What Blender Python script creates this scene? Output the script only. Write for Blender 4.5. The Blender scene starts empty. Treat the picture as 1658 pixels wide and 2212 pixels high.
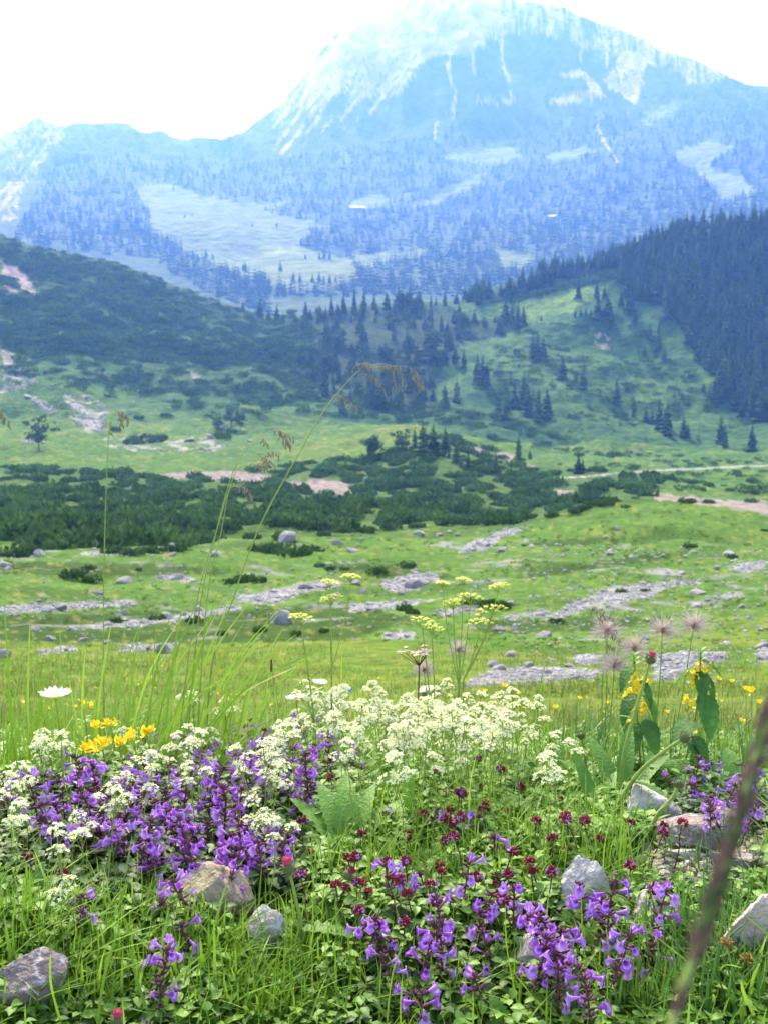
import bpy, math, random
import numpy as np
from mathutils import Vector, Matrix
random.seed(7); RNG = np.random.default_rng(7)
R = math.radians
C = bpy.context.scene.collection
# ------------------------------------------------------------------ camera model
CAM_H, PITCH, TV = 0.62, R(-7.5), 0.474
CP, SP = math.cos(PITCH), math.sin(PITCH)
def ray(X, Y):
    """view direction through a point of the 1658 x 2212 survey grid: azimuth and slope"""
    a = (np.asarray(X, float) - 829) / 1106 * TV
    b = (1106 - np.asarray(Y, float)) / 1106 * TV
    hy = CP - b * SP
    return np.arctan2(a, hy), (SP + b * CP) / np.hypot(a, hy)
def at(X, Y, r):
    p, t = ray(X, Y)
    return Vector((r * math.sin(p), r * math.cos(p), CAM_H + r * float(t)))
def project(x, y, z):
    z = z - CAM_H
    f = y * CP + z * SP
    f = np.where(f < 1e-4, 1e-4, f)
    u = -y * SP + z * CP
    return 829 + x / f / TV * 1106, 1106 - u / f / TV * 1106
# ------------------------------------------------------------------ noise
def _h(ix, iy, s):
    n = (ix.astype(np.int64) * 374761393 + iy.astype(np.int64) * 668265263 + s * 974634777) & 0xffffffff
    n = ((n ^ (n >> 13)) * 1274126177) & 0xffffffff
    n = n ^ (n >> 16)
    return (n & 0xffff) / 65535.0
def vn(x, y, s=0):
    x = np.asarray(x, float); y = np.asarray(y, float)
    ix = np.floor(x); iy = np.floor(y); fx = x - ix; fy = y - iy
    fx = fx * fx * (3 - 2 * fx); fy = fy * fy * (3 - 2 * fy)
    a = _h(ix, iy, s); b = _h(ix + 1, iy, s); c = _h(ix, iy + 1, s); d = _h(ix + 1, iy + 1, s)
    return (a * (1 - fx) + b * fx) * (1 - fy) + (c * (1 - fx) + d * fx) * fy
def fbm(x, y, s=0, o=4):
    v = 0; a = .5; t = 0
    for k in range(o):
        v = v + a * vn(x * 2 ** k, y * 2 ** k, s + k * 17); t += a; a *= .5
    return v / t
def ss(a, b, x):
    t = np.clip((x - a) / (b - a), 0, 1); return t * t * (3 - 2 * t)
def inpoly(X, Y, P):
    X = np.asarray(X, float); Y = np.asarray(Y, float)
    ins = np.zeros(X.shape, bool); n = len(P)
    for i in range(n):
        x1, y1 = P[i]; x2, y2 = P[(i + 1) % n]
        if y1 == y2: continue
        c = ((y1 > Y) != (y2 > Y)) & (X < (x2 - x1) * (Y - y1) / (y2 - y1) + x1)
        ins ^= c
    return ins
def polys(X, Y, PL):
    m = np.zeros(np.shape(X), bool)
    for P in PL: m |= inpoly(X, Y, P)
    return m
def segdist(X, Y, pts):
    d = np.full(np.shape(X), 1e9)
    for (x1, y1), (x2, y2) in zip(pts, pts[1:]):
        vx, vy = x2 - x1, y2 - y1
        t = np.clip(((X - x1) * vx + (Y - y1) * vy) / (vx * vx + vy * vy), 0, 1)
        d = np.minimum(d, np.hypot(X - x1 - t * vx, Y - y1 - t * vy))
    return d
# ------------------------------------------------------------------ mesh builder
class MB:
    def __init__(s): s.V = []; s.L = []; s.T = []; s.M = []; s.n = 0; s.A = []
    def add(s, V, F, mi=0):
        V = np.asarray(V, float).reshape(-1, 3); F = np.asarray(F, np.int64)
        if len(F) == 0: return s
        s.V.append(V); s.L.append((F + s.n).ravel()); s.T.append(np.full(len(F), F.shape[1])); s.M.append(np.full(len(F), mi)); s.n += len(V)
        return s
    def geo(s): return [(np.concatenate(s.V), s.L, s.T, s.M)]
    def mesh(s, name, mats, smooth=True, col=None):
        V = np.concatenate(s.V).astype(np.float32); L = np.concatenate(s.L).astype(np.int32); T = np.concatenate(s.T).astype(np.int32); Mi = np.concatenate(s.M).astype(np.int32)
        me = bpy.data.meshes.new(name)
        me.vertices.add(len(V)); me.vertices.foreach_set('co', V.ravel())
        me.loops.add(len(L)); me.loops.foreach_set('vertex_index', L)
        me.polygons.add(len(T)); st = np.zeros(len(T), np.int32); st[1:] = np.cumsum(T)[:-1]
        me.polygons.foreach_set('loop_start', st); me.polygons.foreach_set('loop_total', T)
        me.polygons.foreach_set('material_index', Mi)
        me.polygons.foreach_set('use_smooth', np.full(len(T), smooth))
        for m in (mats if isinstance(mats, (list, tuple)) else [mats]): me.materials.append(m)
        if col is not None:
            ca = me.color_attributes.new('alb', 'FLOAT_COLOR', 'POINT')
            c4 = np.ones((len(V), 4), np.float32); c4[:, :3] = col; ca.data.foreach_set('color', c4.ravel())
        me.update(calc_edges=True); me.validate()
        return me
    def build(s, name, mats, parent=None, smooth=True, col=None):
        o = bpy.data.objects.new(name, s.mesh(name, mats, smooth, col)); C.objects.link(o)
        if parent: o.parent = parent
        return o
def quads(nu, nv):
    i = np.arange(nu - 1)[:, None] * nv + np.arange(nv - 1)[None, :]; i = i.ravel()
    return np.stack([i, i + 1, i + nv + 1, i + nv], 1)
def ringq(nr, n):
    F = []
    for k in range(nr - 1):
        for j in range(n):
            F.append((k * n + j, k * n + (j + 1) % n, (k + 1) * n + (j + 1) % n, (k + 1) * n + j))
    return np.array(F)
def frame(d, up=(0, 0, 1)):
    """columns x, y, z with y along d and z near up"""
    d = Vector(d).normalized(); u = Vector(up)
    x = d.cross(u)
    if x.length < 1e-4: x = d.cross(Vector((1, 0, 0)))
    x.normalize(); z = x.cross(d)
    return np.array([[x[i], d[i], z[i]] for i in range(3)])
def xf(V, loc, M=None, s=1.0):
    V = np.asarray(V) * s
    if M is not None: V = V @ np.asarray(M).T
    return V + np.array(loc)
def tube(P, rad, n=5):
    P = [Vector(p) for p in P]; V = []
    rad = rad if hasattr(rad, '__len__') else [rad] * len(P)
    ref = Vector((.3, .2, 1)).normalized()
    for i, p in enumerate(P):
        d = (P[min(i + 1, len(P) - 1)] - P[max(i - 1, 0)]).normalized()
        a = d.cross(ref)
        if a.length < .05: a = d.cross(Vector((1, 0, 0)))
        a.normalize(); b = d.cross(a)
        for j in range(n):
            t = 2 * math.pi * j / n; V.append(p + (a * math.cos(t) + b * math.sin(t)) * rad[i])
    return np.array(V), ringq(len(P), n)
def ribbon(P, W, side=None, fold=0):
    """flat blade along P, W half-widths, three verts across"""
    V = []; n = len(P)
    for i, p in enumerate(P):
        p = Vector(p); d = (Vector(P[min(i + 1, n - 1)]) - Vector(P[max(i - 1, 0)])).normalized()
        s = Vector(side) if side is not None else d.cross(Vector((0, 0, 1)))
        s = (s - d * s.dot(d)).normalized(); nn = s.cross(d)
        V += [p - s * W[i] + nn * fold * W[i], p, p + s * W[i] + nn * fold * W[i]]
    return np.array(V), quads(n, 3)
def leaf(L, W, n=5, fold=.3, droop=.25, teeth=0, peak=.42):
    """leaf along +Y, face +Z"""
    V = []
    for i in range(n):
        t = i / (n - 1)
        w = W * .5 * (math.sin(math.pi * min(1, t ** (math.log(.5) / math.log(peak)))) ** .75 + .04 * (1 - t))
        if teeth and 0 < i < n - 1: w *= 1 + (teeth if i % 2 else -teeth)
        y = L * t; z = -droop * L * t * t
        V += [(-w, y, z + fold * w), (0, y, z), (w, y, z + fold * w)]
    return np.array(V), quads(n, 3)
def merge(mb, V, F, Rm, T, mi=0):
    Rm = np.asarray(Rm); T = np.asarray(T); m = len(T)
    if m == 0: return
    VV = np.einsum('mij,nj->mni', Rm, V) + T[:, None, :]
    FF = F[None] + (np.arange(m) * len(V))[:, None, None]
    mb.add(VV.reshape(-1, 3), FF.reshape(-1, F.shape[1]), mi)
def rotz(a, s=1.0):
    a = np.asarray(a, float); s = np.broadcast_to(np.asarray(s, float), a.shape)
    M = np.zeros(a.shape + (3, 3)); c, n = np.cos(a), np.sin(a)
    M[..., 0, 0] = c * s; M[..., 0, 1] = -n * s; M[..., 1, 0] = n * s; M[..., 1, 1] = c * s; M[..., 2, 2] = s
    return M
def rotz_tilt(a, tilt, s):
    """tilt about local x then turn about z"""
    a = np.asarray(a, float); c, n = np.cos(tilt), np.sin(tilt)
    T = np.zeros(a.shape + (3, 3)); T[..., 0, 0] = 1; T[..., 1, 1] = c; T[..., 1, 2] = -n; T[..., 2, 1] = n; T[..., 2, 2] = c
    return rotz(a, s) @ T
_ico = {}
def ico(k):
    if k not in _ico:
        import bmesh
        bm = bmesh.new(); bmesh.ops.create_icosphere(bm, subdivisions=k, radius=1)
        _ico[k] = (np.array([v.co[:] for v in bm.verts]), np.array([[v.index for v in f.verts] for f in bm.faces])); bm.free()
    return _ico[k]
def rockgeo(seed, k=4, dims=(1, 1, 1), cuts=9, rough=.05, depth=(.5, .85)):
    rg = np.random.default_rng(seed); V, F = ico(k); V = V.copy()
    for _ in range(cuts):
        n = rg.normal(size=3); n /= np.linalg.norm(n); d = rg.uniform(*depth)
        e = V @ n - d; V -= np.where(e > 0, e, 0)[:, None] * n * .93
    q = V * 2.1 + seed * 3.7
    nz = fbm(q[:, 0] + q[:, 2] * .7, q[:, 1] - q[:, 2] * .6, seed, 4) - .5
    nz2 = fbm(q[:, 0] * 4 + q[:, 2] * 3, q[:, 1] * 4 - q[:, 2] * 3, seed + 5, 3) - .5
    V *= (1 + rough * 2.2 * nz + rough * nz2)[:, None]
    return V * np.array(dims), F
# ------------------------------------------------------------------ materials
def newmat(name):
    m = bpy.data.materials.new(name); m.use_nodes = True; nt = m.node_tree; nt.nodes.clear()
    return m, nt, nt.nodes.new, nt.links.new
def M(name, c1, c2=None, scale=30, rough=.6, tr=0, bump=0, bs=60, island=False, spec=.25, c3=None, detail=4, attr=False, vary=.35, veins=None):
    m, nt, N, L = newmat(name)
    out = N('ShaderNodeOutputMaterial'); p = N('ShaderNodeBsdfPrincipled')
    p.inputs['Roughness'].default_value = rough; p.inputs['Specular IOR Level'].default_value = spec
    tc = N('ShaderNodeTexCoord'); c2 = c2 or tuple(x * .7 for x in c1)
    src = tc.outputs['Object']
    nz = N('ShaderNodeTexNoise'); nz.inputs['Scale'].default_value = scale; nz.inputs['Detail'].default_value = detail
    L(src, nz.inputs['Vector'])
    rp = N('ShaderNodeValToRGB'); e = rp.color_ramp.elements
    e[0].position = .32; e[1].position = .68; e[0].color = (*c1, 1); e[1].color = (*c2, 1)
    if c3: x = e.new(.5); x.color = (*c3, 1)
    if island:
        e[0].position = 0; e[1].position = 1
        g = N('ShaderNodeNewGeometry'); L(g.outputs['Random Per Island'], rp.inputs['Fac'])
    else: L(nz.outputs['Fac'], rp.inputs['Fac'])
    col = rp.outputs['Color']
    if attr:
        at_ = N('ShaderNodeAttribute'); at_.attribute_name = 'alb'
        mr = N('ShaderNodeMapRange'); L(nz.outputs['Fac'], mr.inputs['Value'])
        mr.inputs['From Min'].default_value = .3; mr.inputs['From Max'].default_value = .7
        mr.inputs['To Min'].default_value = 1 - vary; mr.inputs['To Max'].default_value = 1 + vary
        mx = N('ShaderNodeVectorMath'); mx.operation = 'SCALE'; L(at_.outputs['Color'], mx.inputs[0]); L(mr.outputs['Result'], mx.inputs['Scale'])
        col = mx.outputs['Vector']
    if veins:
        w = N('ShaderNodeTexNoise'); w.inputs['Scale'].default_value = veins[1]; w.inputs['Detail'].default_value = 3; L(src, w.inputs['Vector'])
        r2 = N('ShaderNodeValToRGB'); q = r2.color_ramp.elements
        q[0].position = .485; q[0].color = (0, 0, 0, 1); q[1].position = .515; q[1].color = (0, 0, 0, 1); k = q.new(.5); k.color = (1, 1, 1, 1)
        L(w.outputs['Fac'], r2.inputs['Fac'])
        mx2 = N('ShaderNodeMix'); mx2.data_type = 'RGBA'; L(r2.outputs['Color'], mx2.inputs['Factor']); L(col, mx2.inputs['A']); mx2.inputs['B'].default_value = (*veins[0], 1)
        col = mx2.outputs['Result']
    L(col, p.inputs['Base Color'])
    if bump:
        nb = N('ShaderNodeTexNoise'); nb.inputs['Scale'].default_value = bs; nb.inputs['Detail'].default_value = 5; L(src, nb.inputs['Vector'])
        b = N('ShaderNodeBump'); b.inputs['Strength'].default_value = bump; b.inputs['Distance'].default_value = 1 / bs; L(nb.outputs['Fac'], b.inputs['Height']); L(b.outputs['Normal'], p.inputs['Normal'])
    sh = p.outputs['BSDF']
    if tr:
        t = N('ShaderNodeBsdfTranslucent'); L(col, t.inputs['Color']); mxs = N('ShaderNodeMixShader'); mxs.inputs['Fac'].default_value = tr
        L(sh, mxs.inputs[1]); L(t.outputs['BSDF'], mxs.inputs[2]); sh = mxs.outputs['Shader']
    L(sh, out.inputs['Surface'])
    return m
# ------------------------------------------------------------------ things, labels
def tag(o, label=None, cat=None, group=None, kind=None):
    if label: o['label'] = label
    if cat: o['category'] = cat
    if group: o['group'] = group
    if kind: o['kind'] = kind
    return o
def empty(name, loc, label=None, cat=None, group=None, rz=0, s=1):
    o = bpy.data.objects.new(name, None); C.objects.link(o); o.location = loc; o.rotation_euler = (0, 0, rz); o.scale = (s, s, s)
    o.empty_display_size = .05
    return tag(o, label, cat, group)
KIDS = {}
def kid(par, mesh, name, loc=(0, 0, 0), rot=None, s=1):
    o = bpy.data.objects.new(name, mesh); C.objects.link(o); o.parent = par; o.location = loc; o.scale = (s, s, s)
    if rot is not None: o.rotation_euler = rot
    KIDS.setdefault(par.name, []).append(o); return o
def copy_tree(o):
    c = o.copy(); C.objects.link(c)
    for ch in KIDS.get(o.name, []):
        d = ch.copy(); C.objects.link(d); d.parent = c; KIDS.setdefault(c.name, []).append(d)
        for g in KIDS.get(ch.name, []):
            e = g.copy(); C.objects.link(e); e.parent = d
    return c
ORD = 'first second third fourth fifth sixth seventh eighth ninth tenth eleventh twelfth thirteenth fourteenth fifteenth sixteenth seventeenth eighteenth nineteenth twentieth'.split()
NUM = 'no one two three four five six seven eight nine ten eleven twelve'.split()
def num(n): return NUM[n] if n < 13 else 'many'
PENDING = []
def later(o, desc, X, Y, marks): PENDING.append((o, desc, X, Y, marks))
def resolve_labels():
    """name each repeat by its look, the landmark it stands by and, where that repeats, its rank outward from the landmark"""
    out = {}
    for o, desc, X, Y, marks in PENDING:
        d = sorted((math.hypot(X - mx, (Y - my) * 1.4), nm, my) for nm, mx, my in marks)
        adj, noun, tail = desc.split('|'); nm = d[0][1]; rel = 'behind' if Y < d[0][2] - 22 else 'in front of' if Y > d[0][2] + 22 else 'beside'
        for t in (f"{adj} {noun} {tail} {rel} the {nm} towards the {d[1][1]}", f"{adj} {noun} {rel} the {nm} towards the {d[1][1]}", f"{noun} {rel} the {nm} towards the {d[1][1]}", f"{adj} {noun} {rel} the {nm}"):
            if len(t.split()) <= 14: break
        out.setdefault(' '.join(t.split()), []).append((d[0][0], o))
    for t, L in out.items():
        for k, (dist, o) in enumerate(sorted(L, key=lambda q: q[0])): o['label'] = t + (f", {ORD[min(19, k)]} out" if len(L) > 1 else '')
# ------------------------------------------------------------------ the lie of the land: one height field in rings about the viewpoint
NODES = [  # ring radius in metres, line of that ring across the survey grid
 (.16, 3600), (.9, 2300), (1.1, 2000), (1.27, 1850), (1.5, [(0,1735),(700,1725),(1200,1735),(1658,1755)]),
 (1.9, [(0,1655),(700,1640),(1200,1660),(1658,1690)]), (3, [(0,1600),(1200,1605),(1658,1615)]), (5, 1545), (9, [(0,1465),(1000,1465),(1658,1475)]),
 (14, [(0,1402),(450,1392),(800,1385),(1658,1408)]), (19, [(0,1397),(450,1394),(800,1380),(1658,1365)]), (26, [(0,1335),(1658,1322)]), (38, [(0,1262),(1658,1258)]), (55, [(0,1203),(1000,1205),(1658,1190)]),
 (78, [(0,1150),(500,1155),(1000,1150),(1090,1140),(1200,1113),(1300,1094),(1450,1084),(1560,1089),(1658,1105)]),
 (105, [(0,1110),(500,1105),(800,1110),(1000,1122),(1200,1128),(1300,1116),(1450,1104),(1658,1120)]),
 (150, [(0,1050),(500,1055),(800,1065),(1100,1075),(1300,1066),(1400,1058),(1658,1080)]),
 (195, [(0,1005),(350,1012),(600,1012),(800,985),(900,965),(1000,988),(1200,1018),(1400,1027),(1658,1040)]),
 (235, [(0,965),(300,972),(600,962),(750,940),(860,916),(930,924),(1000,946),(1200,990),(1400,1002),(1658,1010)]),
 (290, [(0,910),(300,918),(600,925),(750,925),(860,928),(1000,938),(1200,970),(1400,985),(1658,985)]),
 (340, [(0,820),(300,850),(600,870),(860,895),(1000,900),(1200,915),(1400,945),(1658,950)]),
 (400, [(0,700),(300,740),(550,780),(700,800),(860,810),(1000,805),(1200,800),(1400,830),(1658,830)]),
 (460, [(0,590),(200,625),(400,680),(550,715),(700,715),(860,715),(1000,710),(1150,690),(1300,650),(1450,640),(1658,640)]),
 (520, [(-400,420),(0,508),(60,527),(120,547),(200,562),(250,568),(300,588),(350,606),(400,630),(450,648),(520,668),(560,682),(620,685),(700,672),(780,660),(860,655),(940,655),(1000,648),(1060,622),(1150,602),(1250,570),(1350,532),(1450,502),(1550,486),(1658,477),(2058,430)]),
 (640, [(-400,480),(0,568),(250,628),(520,728),(780,740),(1000,735),(1250,640),(1658,540),(2058,490)]),
 (850, [(0,690),(600,672),(1000,665),(1658,640)]),
 (1050, [(0,575),(500,595),(700,590),(1000,600),(1658,560)]),
 (1300, [(0,480),(500,500),(1000,510),(1300,470),(1658,430)]),
 (1650, [(0,410),(300,420),(500,425),(800,430),(1000,410),(1300,370),(1658,330)]),
 (2050, [(0,365),(300,340),(500,355),(700,300),(1000,250),(1300,230),(1658,260)]),
 (2500, [(-300,330),(0,305),(30,285),(60,268),(85,252),(110,266),(140,277),(170,272),(235,272),(305,279),(360,292),(420,302),(480,307),(530,285),(600,233),(650,180),(700,110),(730,75),(760,50),(820,28),(880,6),(950,-12),(1020,-8),(1080,6),(1160,12),(1210,20),(1270,44),(1330,65),(1390,92),(1450,120),(1520,150),(1580,175),(1658,192),(2000,290)]),
 (3100, [(-300,440),(0,420),(500,430),(950,130),(1658,320),(2000,400)])]
PER = [26, 60, 46, 42, 42, 40, 36, 32, 34, 34, 26, 34, 36, 40, 40, 34, 38, 36, 34, 34, 40, 46, 46, 40, 10, 16, 40, 50, 50, 46, 60, 12]
assert len(PER) == len(NODES) - 1 + 1 or len(PER) >= len(NODES) - 1
PHI = np.radians(np.concatenate([np.linspace(-62, -22.4, 44)[:-1], np.linspace(-22.4, 22.4, 560), np.linspace(22.4, 62, 44)[1:]]))
NK = len(NODES)
rk = np.array([n[0] for n in NODES]); zk = np.zeros((NK, len(PHI)))
for k, (r0, Yc) in enumerate(NODES):
    if not isinstance(Yc, list): Yc = [(0, Yc), (1658, Yc)]
    xs, ys = zip(*Yc)
    X = 829 + 1106 / TV * np.tan(np.clip(PHI, -R(40), R(40)))
    for _ in range(4):
        Y = np.interp(X, xs, ys); b = (1106 - Y) / 1106 * TV
        X = 829 + 1106 / TV * np.tan(np.clip(PHI, -R(40), R(40))) * (CP - b * SP)
    a = (X - 829) / 1106 * TV
    zk[k] = CAM_H + r0 * (SP + b * CP) / np.hypot(a, CP - b * SP)
    if 3 < r0 < 1000:                                              # round the corners of each drawn line
        w = np.exp(-np.linspace(-2, 2, 17) ** 2); w /= w.sum()
        zk[k] = np.convolve(np.pad(zk[k], 8, mode='edge'), w, 'valid')
zk[0] = 0.0
def pchip(y):
    """shape-preserving slopes on unit spacing"""
    d = np.diff(y, axis=0); m = np.zeros_like(y)
    s = d[:-1] * d[1:]; m[1:-1] = np.where(s > 0, 2 * s / np.where(np.abs(d[:-1] + d[1:]) < 1e-9, 1, d[:-1] + d[1:]), 0)
    m[0] = d[0]; m[-1] = d[-1]; return m
mz = pchip(zk); mr_ = pchip(rk[:, None])[:, 0]
rows_r = []; rows_z = []; rows_k = []
for k in range(NK - 1):
    for t in np.arange(PER[k]) / PER[k]:
        h = (2*t**3-3*t**2+1, t**3-2*t**2+t, -2*t**3+3*t**2, t**3-t**2)
        rows_r.append(h[0]*rk[k]+h[1]*mr_[k]+h[2]*rk[k+1]+h[3]*mr_[k+1]); rows_z.append(h[0]*zk[k]+h[1]*mz[k]+h[2]*zk[k+1]+h[3]*mz[k+1]); rows_k.append(k)
RR = np.array(rows_r); ZZ = np.array(rows_z); KK = np.array(rows_k)
GX = RR[:, None] * np.sin(PHI)[None]; GY = RR[:, None] * np.cos(PHI)[None]
rr = RR[:, None]
# relief: tussocks near by, hummocks on the meadow, gullies on the slopes, crags on the mountain
ZZ = ZZ + (fbm(GX * 9, GY * 9, 3, 3) - .5) * .03 * ss(.2, .7, rr) * (1 - ss(3, 6, rr))
ZZ = ZZ + (fbm(GX * .9, GY * .9, 5, 3) - .5) * .22 * ss(4, 9, rr) * (1 - ss(20, 40, rr))
ZZ = ZZ + (fbm(GX * .13, GY * .17, 8, 4) - .5) * 1.7 * ss(15, 30, rr) * (1 - ss(160, 300, rr))
ZZ = ZZ + (fbm(GX * .05, GY * .05, 9, 5) - .5) * 11 * ss(150, 330, rr) * (1 - ss(430, 530, rr) * .75) * (1 - ss(560, 700, rr))
ZZ = ZZ + (fbm(GX * .01, GY * .006, 12, 5) - .5) * 34 * ss(800, 1150, rr) * (1 - ss(2150, 2480, rr) * .72)
crag = np.abs(fbm((GX + GY * .25) * .012, GY * .004, 15, 5) - .5)
ZZ = ZZ - crag * 150 * ss(1750, 2150, rr) * (1 - ss(2300, 2500, rr) * .85)
def zt(x, y):
    x = np.asarray(x, float); y = np.asarray(y, float)
    r = np.hypot(x, y); p = np.arctan2(x, y)
    i = np.clip(np.interp(r, RR, np.arange(len(RR))), 0, len(RR) - 1.001); j = np.clip(np.interp(p, PHI, np.arange(len(PHI))), 0, len(PHI) - 1.001)
    i0 = i.astype(int); j0 = j.astype(int); u = i - i0; v = j - j0
    return (ZZ[i0, j0] * (1 - v) + ZZ[i0, j0 + 1] * v) * (1 - u) + (ZZ[i0 + 1, j0] * (1 - v) + ZZ[i0 + 1, j0 + 1] * v) * u
def hit(X, Y, h=0.0, rmin=.4, rmax=1e9):
    """where the sight line meets the ground raised by h: x, y arrays (nan: it meets none)"""
    X = np.atleast_1d(np.asarray(X, float)); Y = np.atleast_1d(np.asarray(Y, float)); ox = np.full(X.shape, np.nan); oy = np.full(X.shape, np.nan)
    p, t = ray(X, Y); h = np.broadcast_to(h, X.shape); ok = np.where((RR > rmin) & (RR < rmax))[0]
    for s in range(0, len(X), 500):
        e = slice(s, s + 500); j = np.clip(np.interp(p[e], PHI, np.arange(len(PHI))), 0, len(PHI) - 1.001); j0 = j.astype(int); v = j - j0
        Zc = ZZ[ok][:, j0] * (1 - v) + ZZ[ok][:, j0 + 1] * v
        g = CAM_H + RR[ok][:, None] * t[e][None] - Zc - h[e][None]
        neg = g < 0; f = np.argmax(neg, 0); good = neg.any(0) & (f > 0); f = np.maximum(f, 1)
        c = np.arange(g.shape[1]); g0 = g[f - 1, c]; g1 = g[f, c]
        r = RR[ok][f - 1] + (RR[ok][f] - RR[ok][f - 1]) * g0 / np.where(g0 - g1 == 0, 1, g0 - g1)
        ox[e] = np.where(good, r * np.sin(p[e]), np.nan); oy[e] = np.where(good, r * np.cos(p[e]), np.nan)
    return ox, oy
def G(X, Y, h=0.0, rmin=.4, rmax=1e9):
    x, y = hit([X], [Y], h, rmin, rmax)
    return Vector((x[0], y[0], float(zt(x, y)[0]))) if not np.isnan(x[0]) else None
def sample(P, n, rg):
    xs = [p[0] for p in P]; ys = [p[1] for p in P]; out = []
    while len(out) < n:
        X = rg.uniform(min(xs), max(xs), 4 * n + 20); Y = rg.uniform(min(ys), max(ys), 4 * n + 20); m = inpoly(X, Y, P)
        out += list(zip(X[m], Y[m]))
    return np.array(out[:n])
# ------------------------------------------------------------------ what covers the land
SX, SY = project(GX, GY, ZZ)
WX = SX + (fbm(SX / 16, SY / 9, 21, 3) - .5) * 34; WY = SY + (fbm(SX / 16, SY / 9, 27, 3) - .5) * 16
near = rr < 120
GRAVEL = [[(0,1312),(90,1303),(300,1298),(300,1307),(150,1318),(0,1326)], [(190,1350),(300,1338),(430,1322),(520,1308),(520,1319),(440,1333),(300,1353),(200,1357)],
 [(505,1288),(560,1280),(650,1260),(735,1254),(738,1268),(640,1285),(580,1307),(535,1302)], [(335,1246),(380,1240),(430,1250),(420,1257),(350,1253)], [(180,1191),(300,1188),(300,1198),(190,1200)],
 [(245,1393),(310,1394),(305,1404)], [(85,1408),(160,1397),(165,1406),(90,1413)], [(830,1255),(890,1240),(950,1235),(945,1250),(890,1277),(830,1276)], [(750,1305),(840,1300),(945,1293),(850,1313),(760,1322)],
 [(985,1198),(1030,1165),(1090,1145),(1140,1135),(1100,1155),(1040,1187)], [(1225,1318),(1250,1298),(1320,1270),(1380,1262),(1450,1255),(1545,1251),(1450,1268),(1400,1291),(1340,1300),(1290,1297)],
 [(1570,1226),(1610,1215),(1658,1211),(1645,1231),(1590,1236)], [(1000,1477),(1060,1449),(1150,1439),(1295,1448),(1285,1465),(1100,1477),(1010,1484)], [(1230,1421),(1300,1416),(1302,1433),(1250,1437)],
 [(1412,1422),(1470,1408),(1570,1410),(1563,1428),(1490,1443),(1450,1468),(1408,1470)], [(1635,1400),(1700,1392),(1700,1434),(1645,1428)], [(828,1368),(890,1364),(892,1380),(830,1382)],
 [(1160,1342),(1240,1300),(1275,1310),(1200,1342)], [(0,1195),(60,1192),(75,1202),(0,1205)], [(140,1425),(330,1395),(390,1390),(380,1402),(220,1412)], [(1090,1330),(1180,1318),(1190,1326),(1100,1338)], [(940,1320),(1010,1310),(1030,1318),(960,1330)]]
BANKS = [[(345,1026),(420,1018),(520,1019),(600,1027),(600,1040),(540,1042),(450,1034),(360,1033)], [(610,1040),(690,1035),(760,1043),(780,1060),(760,1072),(700,1067),(630,1055)], [(1400,1060),(1450,1068),(1540,1078),(1658,1082),(1658,1110),(1580,1099),(1500,1087),(1410,1079)],
 [(1185,1058),(1240,1058),(1245,1066),(1200,1068)], [(1005,965),(1040,968),(1060,985),(1020,980)], [(1070,972),(1110,985),(1160,1010),(1140,1015),(1080,990)], [(1095,1080),(1110,1085),(1120,1110),(1100,1105)]]
ROAD = [(1195,1032), (1260,1030), (1330,1022), (1420,1016), (1500,1013), (1580,1009), (1720,1003)]
SCARS = [[(0,563),(35,575),(60,597),(90,632),(75,640),(40,610),(0,590)], [(0,610),(30,625),(45,640),(20,638)], [(1286,716),(1296,718),(1303,730),(1292,728)], [(1305,715),(1316,722),(1324,733),(1312,730)], [(1290,738),(1305,745),(1316,756),(1298,752)],
 [(0,758),(22,765),(38,785),(10,790)], [(210,800),(228,806),(240,815),(222,812)], [(420,808),(440,815),(430,820)]]
SCREEL = [[(0,788),(70,795),(85,815),(55,840),(0,850)], [(45,850),(100,868),(130,890),(110,895)], [(130,858),(200,855),(240,880),(235,905),(180,905)], [(150,895),(225,905),(230,935),(170,930)], [(225,945),(290,942),(340,950),(470,945),(500,960),(470,975),(300,972),(235,965)], [(40,948),(90,950),(90,958),(45,956)]]
PINE = [[(0,1003),(200,1010),(330,1025),(560,1012),(800,985),(900,960),(960,930),(1010,950),(1150,1000),(1420,1030),(1405,1072),(1250,1104),(1090,1132),(900,1126),(700,1150),(640,1140),(520,1135),(410,1182),(130,1192),(0,1165)]]
CLEAR = [[(1120,650),(1210,630),(1320,600),(1335,590),(1300,640),(1240,672),(1150,690),(1130,680)], [(1410,560),(1445,555),(1450,580),(1420,580)]]
PALEG = [[(0,1385),(440,1392),(800,1380),(1000,1400),(1658,1440),(1658,1700),(0,1700)], [(1330,1370),(1500,1355),(1658,1330),(1658,1400),(1400,1400)], [(620,970),(750,945),(860,914),(930,925),(820,965),(640,1000)]]
SHADE_BANDS = [[(0,1212),(400,1222),(540,1238),(300,1246),(0,1238)], [(700,1215),(900,1230),(1000,1250),(850,1250),(700,1238)], [(1000,1345),(1300,1330),(1500,1335),(1300,1362),(1050,1372)], [(1150,1170),(1350,1160),(1330,1172),(1170,1182)], [(0,1330),(200,1325),(520,1318),(760,1300),(900,1340),(760,1380),(440,1394),(0,1400)], [(1100,1255),(1190,1225),(1400,1196),(1580,1180),(1400,1212),(1250,1232)]]  # darker grass strips, with the shade of dips and folds painted into the albedo
grass = np.array([.062, .132, .018]); g2 = np.array([.092, .158, .023]); g3 = np.array([.048, .100, .016]); dry = np.array([.23, .21, .055])
n1 = fbm(GX * .35, GY * .35, 31, 4); n2 = fbm(GX * .06, GY * .06, 33, 4); n3 = fbm(SX / 30, SY / 8, 35, 4)
def mixc(A, c, f): return A * (1 - f[..., None]) + np.asarray(c) * f[..., None]
ALB = np.broadcast_to(grass, ZZ.shape + (3,)).copy()
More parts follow.
